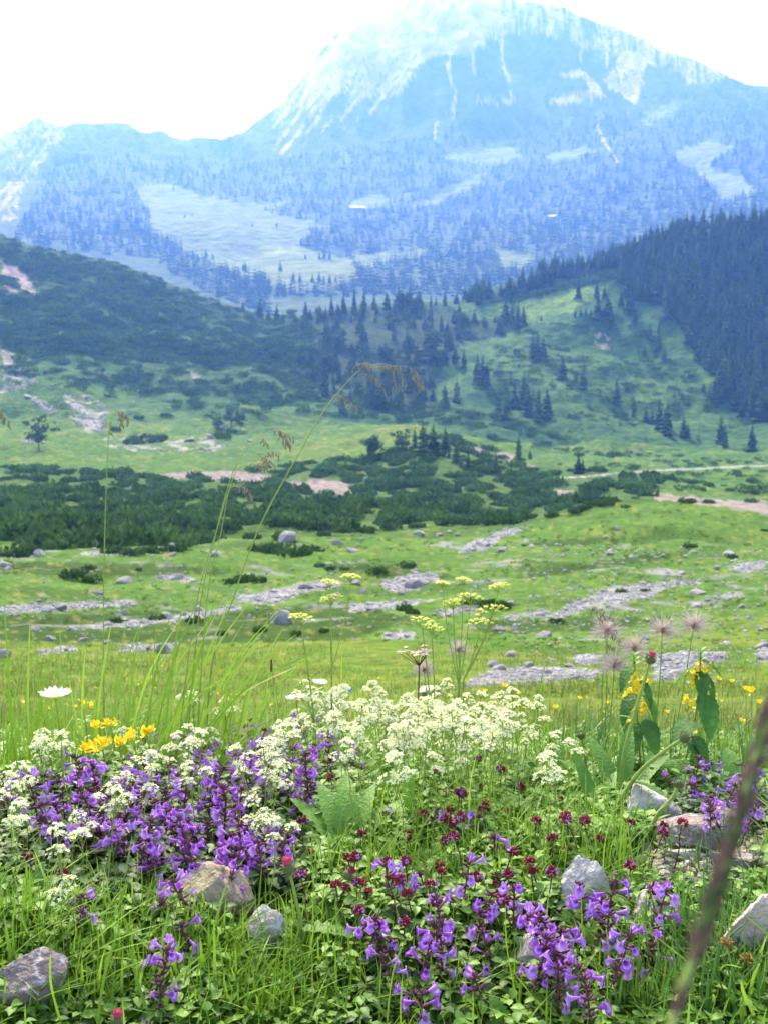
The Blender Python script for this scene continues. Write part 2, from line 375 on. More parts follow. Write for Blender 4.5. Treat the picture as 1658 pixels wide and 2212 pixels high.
ALB = mixc(ALB, g2, ss(.42, .7, n3)); ALB = mixc(ALB, g3, ss(.52, .72, fbm(SX / 24, SY / 7, 37, 4)) * .5 * (rr > 12))
ALB = mixc(ALB, g3 * .9, ss(.55, .66, fbm(GX * .11, GY * .2, 67, 5)) * .75 * (rr > 18) * (rr < 110)); ALB = mixc(ALB, g3 * .6, polys(WX, WY, SHADE_BANDS) * .85); ALB = mixc(ALB, [.120, .160, .022], polys(WX, WY, PALEG) * (.35 + .5 * ss(.35, .65, n3)))
ALB = mixc(ALB, dry, ss(.62, .78, fbm(SX / 18, SY / 5, 39, 3)) * .5 * (rr > 3) * (rr < 330))
hills = (rr > 300) & (rr < 700)
ALB = mixc(ALB, [.040, .094, .022], hills * (.3 + .7 * ss(.36, .58, fbm(GX * .03, GY * .03, 41, 4))))
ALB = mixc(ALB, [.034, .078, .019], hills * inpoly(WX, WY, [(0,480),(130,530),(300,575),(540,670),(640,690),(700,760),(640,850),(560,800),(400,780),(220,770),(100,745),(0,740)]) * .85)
ALB = mixc(ALB, [.045, .085, .02], polys(WX, WY, PINE) * (rr > 60) * (rr < 260) * .55)
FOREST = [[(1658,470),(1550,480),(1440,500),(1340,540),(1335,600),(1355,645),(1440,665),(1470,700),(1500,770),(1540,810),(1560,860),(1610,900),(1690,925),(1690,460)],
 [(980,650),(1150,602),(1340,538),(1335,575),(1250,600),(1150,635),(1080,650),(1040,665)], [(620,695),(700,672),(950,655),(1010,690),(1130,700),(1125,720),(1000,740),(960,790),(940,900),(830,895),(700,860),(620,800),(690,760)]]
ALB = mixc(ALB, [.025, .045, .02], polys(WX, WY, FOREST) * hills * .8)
ALB = mixc(ALB, [.12, .19, .03], polys(WX, WY, CLEAR) * hills * .9)
gr = np.array([.25, .235, .26])
gm = polys(SX + (WX - SX) * .8, SY + (WY - SY) * .45, GRAVEL) & near
ALB = mixc(ALB, gr, gm * (.55 + .45 * ss(.3, .55, fbm(GX * 1.2, GY * 1.2, 43, 4))))
spk = ss(.67, .76, fbm(GX * .55, GY * .9, 45, 5)) * (rr > 16) * (rr < 110) * np.where(SX > 900, 1, .7) * (SY > 1165)
ALB = mixc(ALB, gr * .95, spk * .85)
bank = polys(SX + (WX - SX) * .5, SY + (WY - SY) * .5, BANKS) & (rr > 70) & (rr < 300)
ALB = mixc(ALB, [.25, .195, .195], bank * (.7 + .3 * ss(.3, .6, n1)))
road = (segdist(SX, SY, ROAD) < 1.5) & (rr > 150) & (rr < 320); ALB = mixc(ALB, [.30, .29, .28], road * .9)
scar = (polys(WX, WY, SCARS) & hills); ALB = mixc(ALB, [.34, .25, .24], scar * (.5 + .5 * ss(.35, .6, n1)))
scl = polys(WX, WY, SCREEL) & (rr > 200) & hills | (polys(WX, WY, SCREEL) & (rr > 200) & (rr < 420))
ALB = mixc(ALB, [.34, .30, .31], scl * ss(.42, .62, fbm(GX * .45, GY * .3, 47, 3)) * .85)
# far valley and mountain
far = rr > 700
FM = [[(285,400),(370,395),(430,420),(520,440),(640,435),(560,455),(720,488),(670,495),(650,530),(760,560),(775,605),(640,630),(560,605),(470,575),(330,500),(320,450)], [(955,336),(1100,316),(1132,342),(1060,356),(960,346)], [(1062,363),(1010,412),(940,442),(876,454),(900,438),(980,408),(1040,370)],
 [(1178,337),(1260,318),(1312,323),(1200,352)], [(1455,330),(1530,303),(1582,318),(1540,350),(1530,372),(1600,380),(1632,415),(1560,432),(1530,400),(1500,370),(1460,350)], [(1400,242),(1460,208),(1492,215),(1450,250),(1375,272)], [(760,552),(900,540),(922,550),(780,578)], [(1070,542),(1175,548),(1120,580),(1080,575)], [(750,445),(800,420),(850,430),(800,455)]]
fw = polys(WX, WY, FM)
ALB = np.where(far[..., None], np.array([.054, .080, .036]), ALB)
ALB = mixc(ALB, [.066, .10, .042], far * ss(.45, .65, fbm(SX / 22, SY / 13, 51, 4)) * .8)
ALB = mixc(ALB, [.14, .17, .05], far * fw * .95); ALB = mixc(ALB, [.20, .23, .05], far * inpoly(WX, WY, [(560,542),(640,538),(650,550),(580,555)]) * .8)
st = fbm((SX + SY * .75) / 7, (SY - SX * .3) / 60, 53, 5); st2 = fbm(SX / 5, SY / 7, 55, 4); st3 = fbm((SX - SY * .06) / 5, SY / 50, 57, 5)
hgt = ss(330, 40, SY)
ROCKL = [[(545,335),(600,232),(650,175),(700,105),(760,40),(880,-10),(960,-30),(1080,-10),(1080,60),(1000,112),(930,122),(890,152),(862,205),(800,242),(740,282),(690,302),(630,338),(590,326)]]
ROCKT = [[(940,-30),(1200,0),(1330,50),(1470,112),(1580,168),(1490,180),(1430,150),(1385,130),(1300,112),(1200,80),(1100,70),(1000,120),(950,110)]]
FAN = [[(1302,176),(1330,140),(1345,105),(1392,120),(1392,162),(1370,228),(1345,206),(1320,190)], [(1196,156),(1250,153),(1292,180),(1302,206),(1270,217),(1200,230),(1183,215),(1240,199),(1270,195),(1255,170),(1205,164)], [(1030,212),(1110,215),(1120,222),(1030,224)]]
ROCKE = [[(-60,290),(30,280),(85,245),(135,280),(150,290),(100,325),(62,392),(42,432),(20,505),(-60,520)]]
GUL = [[(1085,40),(1080,120),(1095,170),(1108,220)], [(975,60),(966,150),(984,200),(977,252)], [(1290,272),(1308,315),(1332,348)], [(944,262),(934,302)], [(1020,90),(1022,160)], [(1255,75),(1257,130)], [(1315,80),(1308,150)]]
rm = inpoly(WX, WY, ROCKL[0]) * ss(.56 - .40 * hgt, .72 - .40 * hgt, st * .75 + st2 * .25)
rm = np.maximum(rm, inpoly(WX, WY, ROCKT[0]) * ss(.36, .62, st3 * .6 + st2 * .4) * .85)
rm = np.maximum(rm, polys(SX + (WX - SX) * .6, SY + (WY - SY) * .6, FAN) * ss(.25, .42, st2))
rm = np.maximum(rm, inpoly(WX, WY, ROCKE[0]) * ss(.40, .60, st * .5 + st2 * .5) * .7)
for gl in GUL: rm = np.maximum(rm, (segdist(SX + (WX - SX) * .35, SY, gl) < 2.2 + 2.5 * st2) * ss(.25, .45, st2))
ALB = mixc(ALB, [.40, .31, .285], rm * far * (rr > 1300))
# foreground soil
soil = (1 - ss(2.0, 3.0, rr))
ALB = mixc(ALB, [.048, .062, .020], soil * (.75 + .2 * n1))
peb = polys(SX + (fbm(GX*14,GY*14,61,3)-.5)*160, SY + (fbm(GX*14,GY*14,63,3)-.5)*110, [[(1180,1740),(1290,1690),(1480,1690),(1700,1700),(1700,2230),(1400,2230),(1190,2020),(1160,1850)], [(500,1960),(700,2000),(740,2100),(640,2230),(480,2230),(480,2000)], [(-20,2060),(130,2080),(160,2230),(-20,2230)], [(1080,2050),(1250,2040),(1300,2120),(1100,2230),(900,2230)]])
ALB = mixc(ALB, [.13, .105, .10], soil * peb * .9)
TM = {n: M(n, (1, 1, 1), scale=s, rough=.9, bump=bm, bs=b, attr=True, vary=v, spec=.05) for n, s, bm, b, v in
      [('soil', 60, .6, 120, .4), ('meadow_turf', 3.5, .5, 9, .3), ('valley_turf', .9, .9, 2.2, .4), ('slope_turf', .35, .9, .8, .4), ('mountain_rock', .05, .8, .09, .3)]}
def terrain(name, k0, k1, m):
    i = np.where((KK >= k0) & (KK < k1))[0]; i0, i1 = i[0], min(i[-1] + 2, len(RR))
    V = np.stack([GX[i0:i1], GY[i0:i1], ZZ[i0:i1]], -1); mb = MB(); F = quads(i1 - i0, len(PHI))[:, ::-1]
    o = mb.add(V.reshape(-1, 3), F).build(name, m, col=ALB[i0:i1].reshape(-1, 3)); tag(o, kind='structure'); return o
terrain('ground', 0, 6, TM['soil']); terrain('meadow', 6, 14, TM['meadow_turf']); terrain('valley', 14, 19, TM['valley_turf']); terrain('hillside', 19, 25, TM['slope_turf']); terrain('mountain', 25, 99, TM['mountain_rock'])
# ------------------------------------------------------------------ trees, dwarf pines, boulders, huts
m_spruce = M('spruce_needles', (.024,.066,.024), (.066,.128,.040), island=True, rough=.8, spec=.1, tr=.2)
m_larch = M('larch_needles', (.05,.10,.035), (.09,.15,.045), island=True, rough=.8, spec=.1, tr=.15)
m_bark = M('bark', (.10,.075,.055), (.06,.045,.035), scale=3, rough=.9)
m_pine = M('dwarf_pine_needles', (.034,.086,.020), (.120,.205,.042), island=True, rough=.8, spec=.1, tr=.28)
m_alder = M('alder_leaves', (.075,.165,.032), (.14,.25,.05), island=True, rough=.7, spec=.15, tr=.2)
def conifer_geo(seed, tiers=10, arms=8, slim=.17, gap=.15):
    """crown of unit height: drooping boughs in ragged tiers round a thin spire"""
    rg = np.random.default_rng(seed); V = []; F = []
    for k in range(tiers):
        t = k / (tiers - 1); z = .10 + .84 * t ** .92
        rad = slim * (1 - t) ** .8 * rg.uniform(.8, 1.15) + .012
        for j in range(arms if t < .7 else max(4, arms - 3)):
            if rg.random() < gap: continue
            a = 2 * math.pi * (j + rg.uniform(-.35, .35)) / arms + k * .9; r1 = rad * rg.uniform(.65, 1.2); zz = z + rg.uniform(-.03, .03)
            c, s = math.cos(a), math.sin(a); w = r1 * rg.uniform(.34, .5) + .006; dr = rg.uniform(.35, .75) * r1; n = len(V)
            V += [(c*.004, s*.004, zz + .045), (c*r1*.55 - s*w, s*r1*.55 + c*w, zz - dr*.3), (c*r1, s*r1, zz - dr*.55 + .01), (c*r1*.55 + s*w, s*r1*.55 - c*w, zz - dr*.3), (c*r1*.5, s*r1*.5, zz - dr - .01)]
            F += [(n, n+1, n+2), (n, n+2, n+3), (n+1, n+4, n+2), (n+2, n+4, n+3)]
    n = len(V); V += [(.012, 0, .9), (-.006, .011, .9), (-.006, -.011, .9), (0, 0, 1.02)]; F += [(n, n+1, n+3), (n+1, n+2, n+3), (n+2, n, n+3)]
    return np.array(V), np.array(F)
def broad_geo(seed, n=620):
    """airy crown of leaf sprays for a small broadleaf or larch"""
    rg = np.random.default_rng(seed); V = []; F = []
    cl = [(rg.normal(0, .13), rg.normal(0, .13), rg.uniform(.32, .92)) for _ in range(14)]
    for _ in range(n):
        c = cl[rg.integers(len(cl))]; s = 1.15 - abs(c[2] - .5)
        p = np.array(c) * (s, s, 1) + rg.normal(0, .055, 3); d = rg.normal(size=3); d /= np.linalg.norm(d); e = np.cross(d, rg.normal(size=3)); e /= np.linalg.norm(e); q = rg.uniform(.025, .055); k = len(V)
        V += [p - d*q, p + e*q*.7, p + d*q, p - e*q*.7]; F += [(k, k+1, k+2), (k, k+2, k+3)]
    return np.array(V), np.array(F)
def bush_geo(seed, n=170, flat=.62, up=.9):
    """dome of upturned shoots, unit radius"""
    rg = np.random.default_rng(seed); V = []; F = []
    lob = [(rg.uniform(-.42, .42), rg.uniform(-.42, .42), rg.uniform(.38, .62)) for _ in range(6)] + [(0, 0, .74)]
    for _ in range(n):
        lx, ly, lr = lob[rg.integers(len(lob))]; a = rg.uniform(0, 2*math.pi); u = rg.uniform(0, 1) ** .6
        el = math.acos(1 - u * .98); p = np.array((lx + lr*math.sin(el)*math.cos(a), ly + lr*math.sin(el)*math.sin(a), flat * lr * 1.35 * math.cos(el) + .02))
        d = np.array((math.cos(a)*.55, math.sin(a)*.55, up)) + rg.normal(0, .35, 3); d /= np.linalg.norm(d); q = rg.uniform(.14, .27)
        for h in range(2):
            e = np.cross(d, rg.normal(size=3)); e /= np.linalg.norm(e); w = q * .42; k = len(V)
            V += [p - d*q*.3, p + e*w + d*q*.35, p + d*q, p - e*w + d*q*.35]; F += [(k, k+1, k+2), (k, k+2, k+3)]
    return np.array(V), np.array(F)
CON = [conifer_geo(s, 11, 9, sl) for s, sl in ((1,.17),(2,.20),(3,.15),(4,.22),(5,.18))]
CONF = [conifer_geo(s, 5, 5, sl, .1) for s, sl in ((11,.20),(12,.17),(13,.23))]
BRD = [broad_geo(s) for s in (21, 22, 23)]; BSH = [bush_geo(s) for s in range(31, 37)]; BSHF = [bush_geo(s, 60, .6) for s in range(41, 45)]
me_con = [MB().add(*g).mesh('crown', m_spruce, False) for g in CON]; me_lar = [MB().add(*conifer_geo(50+i, 10, 8, .2)).mesh('crown', m_larch, False) for i in range(2)]
me_brd = [MB().add(*g).mesh('crown', m_larch, False) for g in BRD]; me_bsh = [MB().add(*g).mesh('dwarf_pine', m_pine, False) for g in BSH]; me_ald = [MB().add(*bush_geo(60+i, 170, .8, .5)).mesh('shrub', m_alder, False) for i in range(2)]
tv, tf = tube([(0,0,-.06),(0,0,.3),(.004,0,.62),(0,0,.97)], [.022,.017,.010,.003], 5); me_trk = MB().add(tv, tf).mesh('trunk', m_bark)
tv, tf = tube([(0,0,-.06),(.01,0,.25),(-.01,.01,.5),(.01,0,.8)], [.022,.017,.012,.003], 5); mbt = MB().add(tv, tf)
for a in (.3, 2.2, 4.1): mbt.add(*tube([(0,0,.3),(.1*math.cos(a),.1*math.sin(a),.48),(.16*math.cos(a),.16*math.sin(a),.7)], [.010,.007,.003], 4))
me_trb = mbt.mesh('trunk', m_bark)
rg0 = np.random.default_rng(77)
MARK_MID = [("bright clearing",1210,650),("bare brown slips",1300,735),("saddle of the ridge",610,665),("wooded knoll",860,760),("forest edge",1480,760),("gravel road",1450,1015),("green mound",860,920),("clay bank",700,1050),("pale cut bank",1560,1085),("stony slope",180,870),("big shrub on the stony slope",325,935),("dwarf pine thicket",400,1080),("round white boulder",620,1160),("solitary spruce",1330,870),("stand of spruces",1150,900),("valley edge",1250,1005),("white scars",1110,985)]
def pxm(r): return r * TV / 1106
def tree(X, Y, hpx, kind='spruce', desc=None, marks=None, parts=True):
    p = G(X, Y, rmin=60)
    if p is None: return None
    r = math.hypot(p.x, p.y); h = hpx * pxm(r) * 1.06
    ms = me_con if kind == 'spruce' else me_lar if kind == 'larch' else me_brd
    me = ms[int(RNG.integers(len(ms)))]; nm = {'spruce': 'spruce_tree', 'larch': 'larch_tree', 'broad': 'leafy_tree'}[kind]
    rz = RNG.uniform(0, 6.28)
    o = empty(nm, p, None, 'tree', rz=rz, s=h); wd = RNG.uniform(.95, 1.55); o.scale = (h * wd, h * wd, h)
    kid(o, me, 'crown'); kid(o, me_trb if kind == 'broad' else me_trk, 'trunk')
    sz = 'tall' if hpx > 74 else 'small' if hpx < 42 else 'medium-sized'
    colr = {'spruce': 'dark', 'larch': 'pale green', 'broad': 'loose-crowned'}[kind]
    n = {'spruce': 'spruce tree', 'larch': 'larch tree', 'broad': 'leafy tree'}[kind]
    later(o, desc or f'{sz} {colr}|{n}|', X, Y - hpx * .5, marks or MARK_MID)
    return o
def q6(l): return [(777.6 + a * .531, 518.4 + b * .531, h * .531) for a, b, h in l]
for X, Y, h in q6([(1040,672,100),(905,605,85),(820,568,92),(875,578,40),(720,492,110),(742,490,95),(700,478,90),(495,592,120),(475,572,105),(420,522,78),(385,502,72),(512,590,95),(625,682,100),(680,722,135),(722,742,135),(757,732,130),(600,702,62),(660,690,115),(1160,742,62),(1185,747,50),(1212,772,112),(1245,797,132),(1312,802,84),(1330,806,60),(1462,832,110),(1590,852,95),(1480,842,85),(1110,717,52),(1455,672,84),(1435,662,60),(1175,407,64),(1215,362,44),(960,238,74),(992,240,52),(885,237,74),(965,328,104),(1003,332,104),(1018,332,72),(985,330,62),(895,312,38),(872,312,34),(915,312,36),(935,316,32),(590,332,92),(640,352,100),(662,354,84),(615,345,95),(1095,287,74),(1215,450,35),(1200,470,50),(1235,490,52),(1155,470,42),(735,330,24),(1310,645,28),(1275,640,22),(1395,620,40),(1110,690,50),(975,625,16),(1420,650,34),(1545,720,60),(1520,690,70),(885,952,82),(903,952,60),(872,950,44),(640,902,74),(688,892,40)]):
    tree(X, Y, h)
for X, Y, h in [(525,672,28),(562,686,54),(598,690,52),(612,696,36),(580,690,34),(636,690,30),(660,688,44),(690,684,46),(716,680,58),(742,676,52),(765,672,58),(786,672,62),(808,668,60),(835,668,58),(860,664,52),(885,664,50),(905,664,46),(930,662,44),(960,660,42),(985,656,46)]: tree(X, Y, h * rg0.uniform(.5, .88))
for X, Y, h, k in [(912,985,74,'larch'),(935,985,66,'spruce'),(895,980,55,'larch'),(960,985,60,'spruce'),(800,992,50,'broad'),(806,990,40,'broad'),(868,975,46,'broad'),(1118,1000,58,'larch'),(1070,1015,40,'larch'),(985,1000,50,'larch'),(1010,1020,46,'spruce'),(85,972,68,'broad'),(960,880,50,'larch'),(985,870,52,'larch'),(820,880,70,'larch'),(1075,890,45,'larch'),(925,780,80,'larch'),(880,850,86,'spruce'),(780,800,62,'larch'),(700,850,60,'spruce'),(1250,600,20,'larch'),(740,890,40,'larch'),(470,930,38,'broad'),(500,922,44,'broad'),(1090,905,50,'larch'),(1130,840,34,'larch'),(520,930,40,'broad'),(1248,1012,22,'spruce'),(1420,735,32,'larch'),(1370,700,26,'spruce'),(1340,660,34,'spruce'),(1355,640,44,'spruce'),(1435,690,40,'larch')]:
    tree(X, Y, h, k)
# the closed forest on the slopes: one dark mass
rg = np.random.default_rng(5)
def forest(name, PL, n, hr, lods, mats, rmin, rmax, avoid=None, hvar=.3, mixl=.0):
    mb = MB(); pts = []
    tot = [abs(sum(p[i][0]*p[(i+1) % len(p)][1]-p[(i+1) % len(p)][0]*p[i][1] for i in range(len(p)))) for p in PL]; s = sum(tot)
    for P, a in zip(PL, tot): pts.append(sample(P, max(2, int(n * a / s)), rg))
    P = np.concatenate(pts)
    if avoid is not None: P = P[~avoid(P[:, 0], P[:, 1])]
    x, y = hit(P[:, 0], P[:, 1], 0, rmin, rmax); ok = ~np.isnan(x); x, y = x[ok], y[ok]; z = zt(x, y); h = rg.uniform(hr[0], hr[1], len(x)) * (1 + hvar * (fbm(x * .03, y * .03, 71, 3) - .5) * 2)
    w = rg.uniform(.85, 1.75, len(x)); Rm = rotz(rg.uniform(0, 6.28, len(x)), w * h); Rm[:, 2, 2] = h; v = rg.integers(len(lods), size=len(x)); mi = (rg.random(len(x)) < mixl).astype(int)
    for k in range(len(lods)):
        for q in (0, 1):
            e = (v == k) & (mi == q)
            if e.any(): merge(mb, lods[k][0], lods[k][1], Rm[e], np.stack([x, y, z - .02 * h], 1)[e], q)
    o = mb.build(name, mats, smooth=False); tag(o, kind='stuff'); return o
forest('forest', FOREST[:2], 1750, (4.5, 9.5), CON, [m_spruce, m_larch], 300, 640, lambda X, Y: fbm(X / 22, Y / 16, 73, 3) > .66, .4, .22)
forest('mixed_wood', FOREST[2:], 520, (2.8, 6.8), CON + BRD[:1], [m_spruce, m_larch], 300, 640, lambda X, Y: fbm(X / 20, Y / 14, 75, 3) > .53, .45, .5)
forest('scattered_saplings', [[(1050,700),(1350,690),(1560,860),(1640,930),(1300,990),(1050,880)]], 150, (1.2, 3.5), CONF, [m_spruce, m_larch], 300, 560, mixl=.4)
fav = lambda X, Y: polys(X, Y, FM) | polys(X, Y, FAN)
forest('far_forest', [[(110,345),(300,330),(560,350),(900,300),(1000,260),(1658,230),(1658,560),(1100,640),(560,640),(600,690),(480,650),(330,560),(30,520),(72,430)]], 6500, (9, 14), CONF, [M('far_needles', (.050,.082,.036), (.062,.098,.042), island=True, rough=.9, spec=0, tr=.4), M('far_larch_needles', (.062,.096,.040), (.076,.112,.046), island=True, rough=.9, spec=0, tr=.4)], 800, 2450, fav, .2, .2)
# single trees out on the far meadow
MARK_FAR = [("far meadow's yellow patch",600,545),("far wood above the knoll",720,520),("white-roofed hut",770,450),("foot of the far meadow",640,615),("left flank of the far meadow",420,560)]
MARK_FAR[4] = ("shadowed wood beside the meadow", 420, 560)
for X, Y, h in [(530,585,22),(525,583,15),(606,587,24),(634,610,24),(648,610,22),(675,610,20),(690,610,24),(700,612,18),(712,612,20),(725,610,16),(545,640,26),(560,640,24),(575,642,26),(510,625,26),(522,630,22),(600,630,20),(612,632,18),(445,555,18),(460,560,16),(418,560,22),(428,566,20),(480,590,22),(492,590,20),(505,600,22),(660,560,14),(700,558,18),(712,560,20),(690,560,14),(598,490,10),(545,490,10),(400,470,10),(415,468,9),(375,410,10),(650,527,14)]:
    p = G(X, Y, rmin=800)
    if p is None: continue
    hh = h * pxm(math.hypot(p.x, p.y)); o = bpy.data.objects.new('spruce_tree', me_con[int(rg.integers(5))]); C.objects.link(o); o.location = p; o.scale = (hh*1.25, hh*1.25, hh); o.rotation_euler.z = rg.uniform(0, 6)
    tag(o, cat='tree'); later(o, ('tall' if h > 21 else 'small' if h < 15 else 'slender') + ' hazy blue|far spruce|', X, Y, MARK_FAR)
# dwarf pine: the thicket is one mass, bushes that stand apart are things
def thicket(name, PL, n, size, rmin, rmax, lods, mats, avoid=None, mixl=0.1, dens=None):
    mb = MB(); pts = []
    for P, k in zip(PL, n): pts.append(sample(P, k, rg))
    P = np.concatenate(pts)
    if avoid is not None: P = P[~avoid(P[:, 0], P[:, 1])]
    x, y = hit(P[:, 0], P[:, 1], 0, rmin, rmax); ok = ~np.isnan(x); x, y = x[ok], y[ok]
    if dens is not None: k = dens(x, y); x, y = x[k], y[k]
    z = zt(x, y); s = rg.uniform(size[0], size[1], len(x)); Rm = rotz(rg.uniform(0, 6.28, len(x)), s); Rm[:, 2] *= rg.uniform(.7, 1.25, len(x))[:, None]
    v = rg.integers(len(lods), size=len(x)); mi = (rg.random(len(x)) < mixl).astype(int)
    for k in range(len(lods)):
        for q in (0, 1):
            e = (v == k) & (mi == q)
            if e.any(): merge(mb, *lods[k], Rm[e], np.stack([x, y, z - .1 * s], 1)[e], q)
    return tag(mb.build(name, mats, smooth=False), kind='stuff')
bk = lambda X, Y: polys(X, Y, BANKS) | (segdist(X, Y, ROAD) < 5)
thicket('dwarf_pine_thicket', PINE, [2500], (.6, 2.0), 60, 260, BSH, [m_pine, m_alder], lambda X, Y: bk(X, Y) | (fbm(X / 26, Y / 8, 77, 3) > np.where(X > 560, .535, .49)), .34)
thicket('slope_scrub', [[(0,490),(130,535),(300,580),(540,676),(660,690),(720,760),(660,850),(560,800),(400,785),(220,775),(100,750),(0,742)], [(0,740),(220,775),(560,800),(660,850),(560,900),(300,860),(100,830),(0,800)], [(650,830),(950,880),(1100,900),(1250,960),(1000,920),(800,905),(640,900)], [(1000,720),(1150,700),(1350,660),(1480,780),(1560,880),(1400,930),(1150,900),(1000,830)], [(1040,655),(1130,640),(1330,580),(1340,600),(1220,625),(1120,650)]], [2600, 260, 170, 260, 130], (1.3, 2.9), 280, 540, BSHF, [m_pine, m_alder], lambda X, Y: polys(X, Y, SCARS), .13)
thicket('valley_scrub', [[(1180,1005),(1658,985),(1658,1070),(1450,1060),(1420,1020)], [(1000,940),(1300,975),(1500,985),(1300,990),(1060,950)]], [110, 60], (.5, 1.5), 140, 330, BSHF, [m_pine, m_alder], bk, .3)
def bush(X, Y, wpx, kind='pine', desc=None, n='dwarf_pine'):
    p = G(X, Y, rmin=14)
    if p is None: return
    s = wpx * .5 * pxm(math.hypot(p.x, p.y)); ms = me_bsh if kind == 'pine' else me_ald
    o = bpy.data.objects.new('dwarf_pine' if kind == 'pine' else 'alder_shrub', ms[int(rg.integers(len(ms)))]); C.objects.link(o); o.location = p; o.scale = (s, s, s * rg.uniform(.8, 1.1)); o.rotation_euler.z = rg.uniform(0, 6.28)
    tag(o, cat='shrub'); later(o, desc or ('broad' if wpx > 55 else 'small' if wpx < 26 else 'low') + (' dark green|dwarf pine|' if kind == 'pine' else ' light green|alder shrub|'), X, Y, MARK_MEAD)
MARK_MEAD = [("round white boulder",622,1160),("split grey boulder",610,1325),("pale gravel path",640,1272),("long gravel strip",150,1312),("big scree patch",1340,1285),("stone heap",1130,1462),("ribbed stone band",890,1255),("dwarf pine island",600,1180),("hillock crest",1450,1090),("clay bank",700,1050),("stony slope",180,870),("white scars",1110,985),("gravel road",1450,1015),("pale cut bank",1560,1085),("slanting gully",1060,1175),("pointed grey rock",350,1395),("lone bush pair",160,1230)]
for X, Y, w in [(155,1248,64),(195,1228,30),(205,1256,50),(30,1202,80),(75,1195,50),(560,1190,60),(600,1196,80),(640,1200,80),(670,1192,60),(545,1165,50),(610,1165,60),(715,1232,34),(745,1232,30),(815,1240,50),(690,1225,30),(880,1225,46),(530,1258,60),(560,1258,50),(500,1260,40),(380,1190,60),(330,1195,60),(290,1198,60),(240,1196,60),(430,1175,60),(470,1165,50),(300,1232,18),(1490,1183,40),(1580,1205,26),(1010,1305,44),(1050,1310,60),(1085,1312,50),(870,1318,44),(890,1326,40),(1340,1280,30),(1395,1278,26),(1200,1345,40),(1100,1130,70),(1140,1122,50),(1060,1132,60),(1010,1135,60),(960,1135,60),(1320,1085,40),(1530,1086,30),(1480,1087,44),(1310,1092,40),(1620,1085,30),(900,1140,50),(850,1142,56),(790,1150,56),(740,1152,56),(700,1158,40),(1350,1098,30),(1240,1108,36),(1190,1118,40),(1650,1148,20),(1130,1180,14),(480,1372,34),(420,1345,44),(340,1340,50),(250,1345,40),(560,1365,40),(640,1372,36),(700,1365,30)]: bush(X, Y, w)
for X, Y, w in [(325,958,64),(290,960,50),(345,950,40),(360,900,30),(480,948,50),(500,935,30),(120,930,24),(250,930,30),(410,955,24),(300,905,30),(240,860,36),(170,825,40),(540,830,30),(380,880,24),(450,900,20),(1490,1045,30),(1530,1050,26),(1440,1035,36),(1400,1030,40),(1575,1060,20),(1620,1042,24),(930,950,50),(970,960,40),(1330,985,30),(1180,960,30),(1060,945,34),(1250,985,26)]: bush(X, Y, w)
for X, Y, w in [(560,1070,30),(330,1045,34),(90,1070,40),(170,1080,34),(650,1085,30),(840,1085,34),(1020,1060,34),(1090,1075,30),(720,1020,34),(560,1105,30),(290,950,34),(980,1030,36)]: bush(X, Y, w, 'alder')
# boulders and scree
m_lime = M('limestone', (.40,.38,.40), (.24,.225,.255), scale=1.6, c3=(.33,.305,.33), rough=.85, bump=.6, bs=5, spec=.1)
RK = [MB().add(*rockgeo(80 + i, 3, (1, .8, .62), 8, .07)).mesh('boulder', m_lime, False) for i in range(7)]
def boulder(X, Y, wpx, desc=None, hs=1, i=None):
    p = G(X, Y, rmin=6)
    if p is None: return
    s = wpx * .56 * pxm(math.hypot(p.x, p.y)); o = bpy.data.objects.new('boulder', RK[int(rg.integers(7)) if i is None else i]); C.objects.link(o); o.location = (p.x, p.y, p.z + .2 * s * hs); o.scale = (s, s, s * hs); o.rotation_euler = (rg.uniform(-.3, .3), rg.uniform(-.3, .3), rg.uniform(0, 6.28))
    tag(o, cat='rock'); later(o, desc or ('large' if wpx > 34 else 'small' if wpx < 15 else 'middling') + (' squat' if hs < .9 else ' upright' if hs > 1.15 else ' blocky') + '|grey boulder|', X, Y, MARK_MEAD)
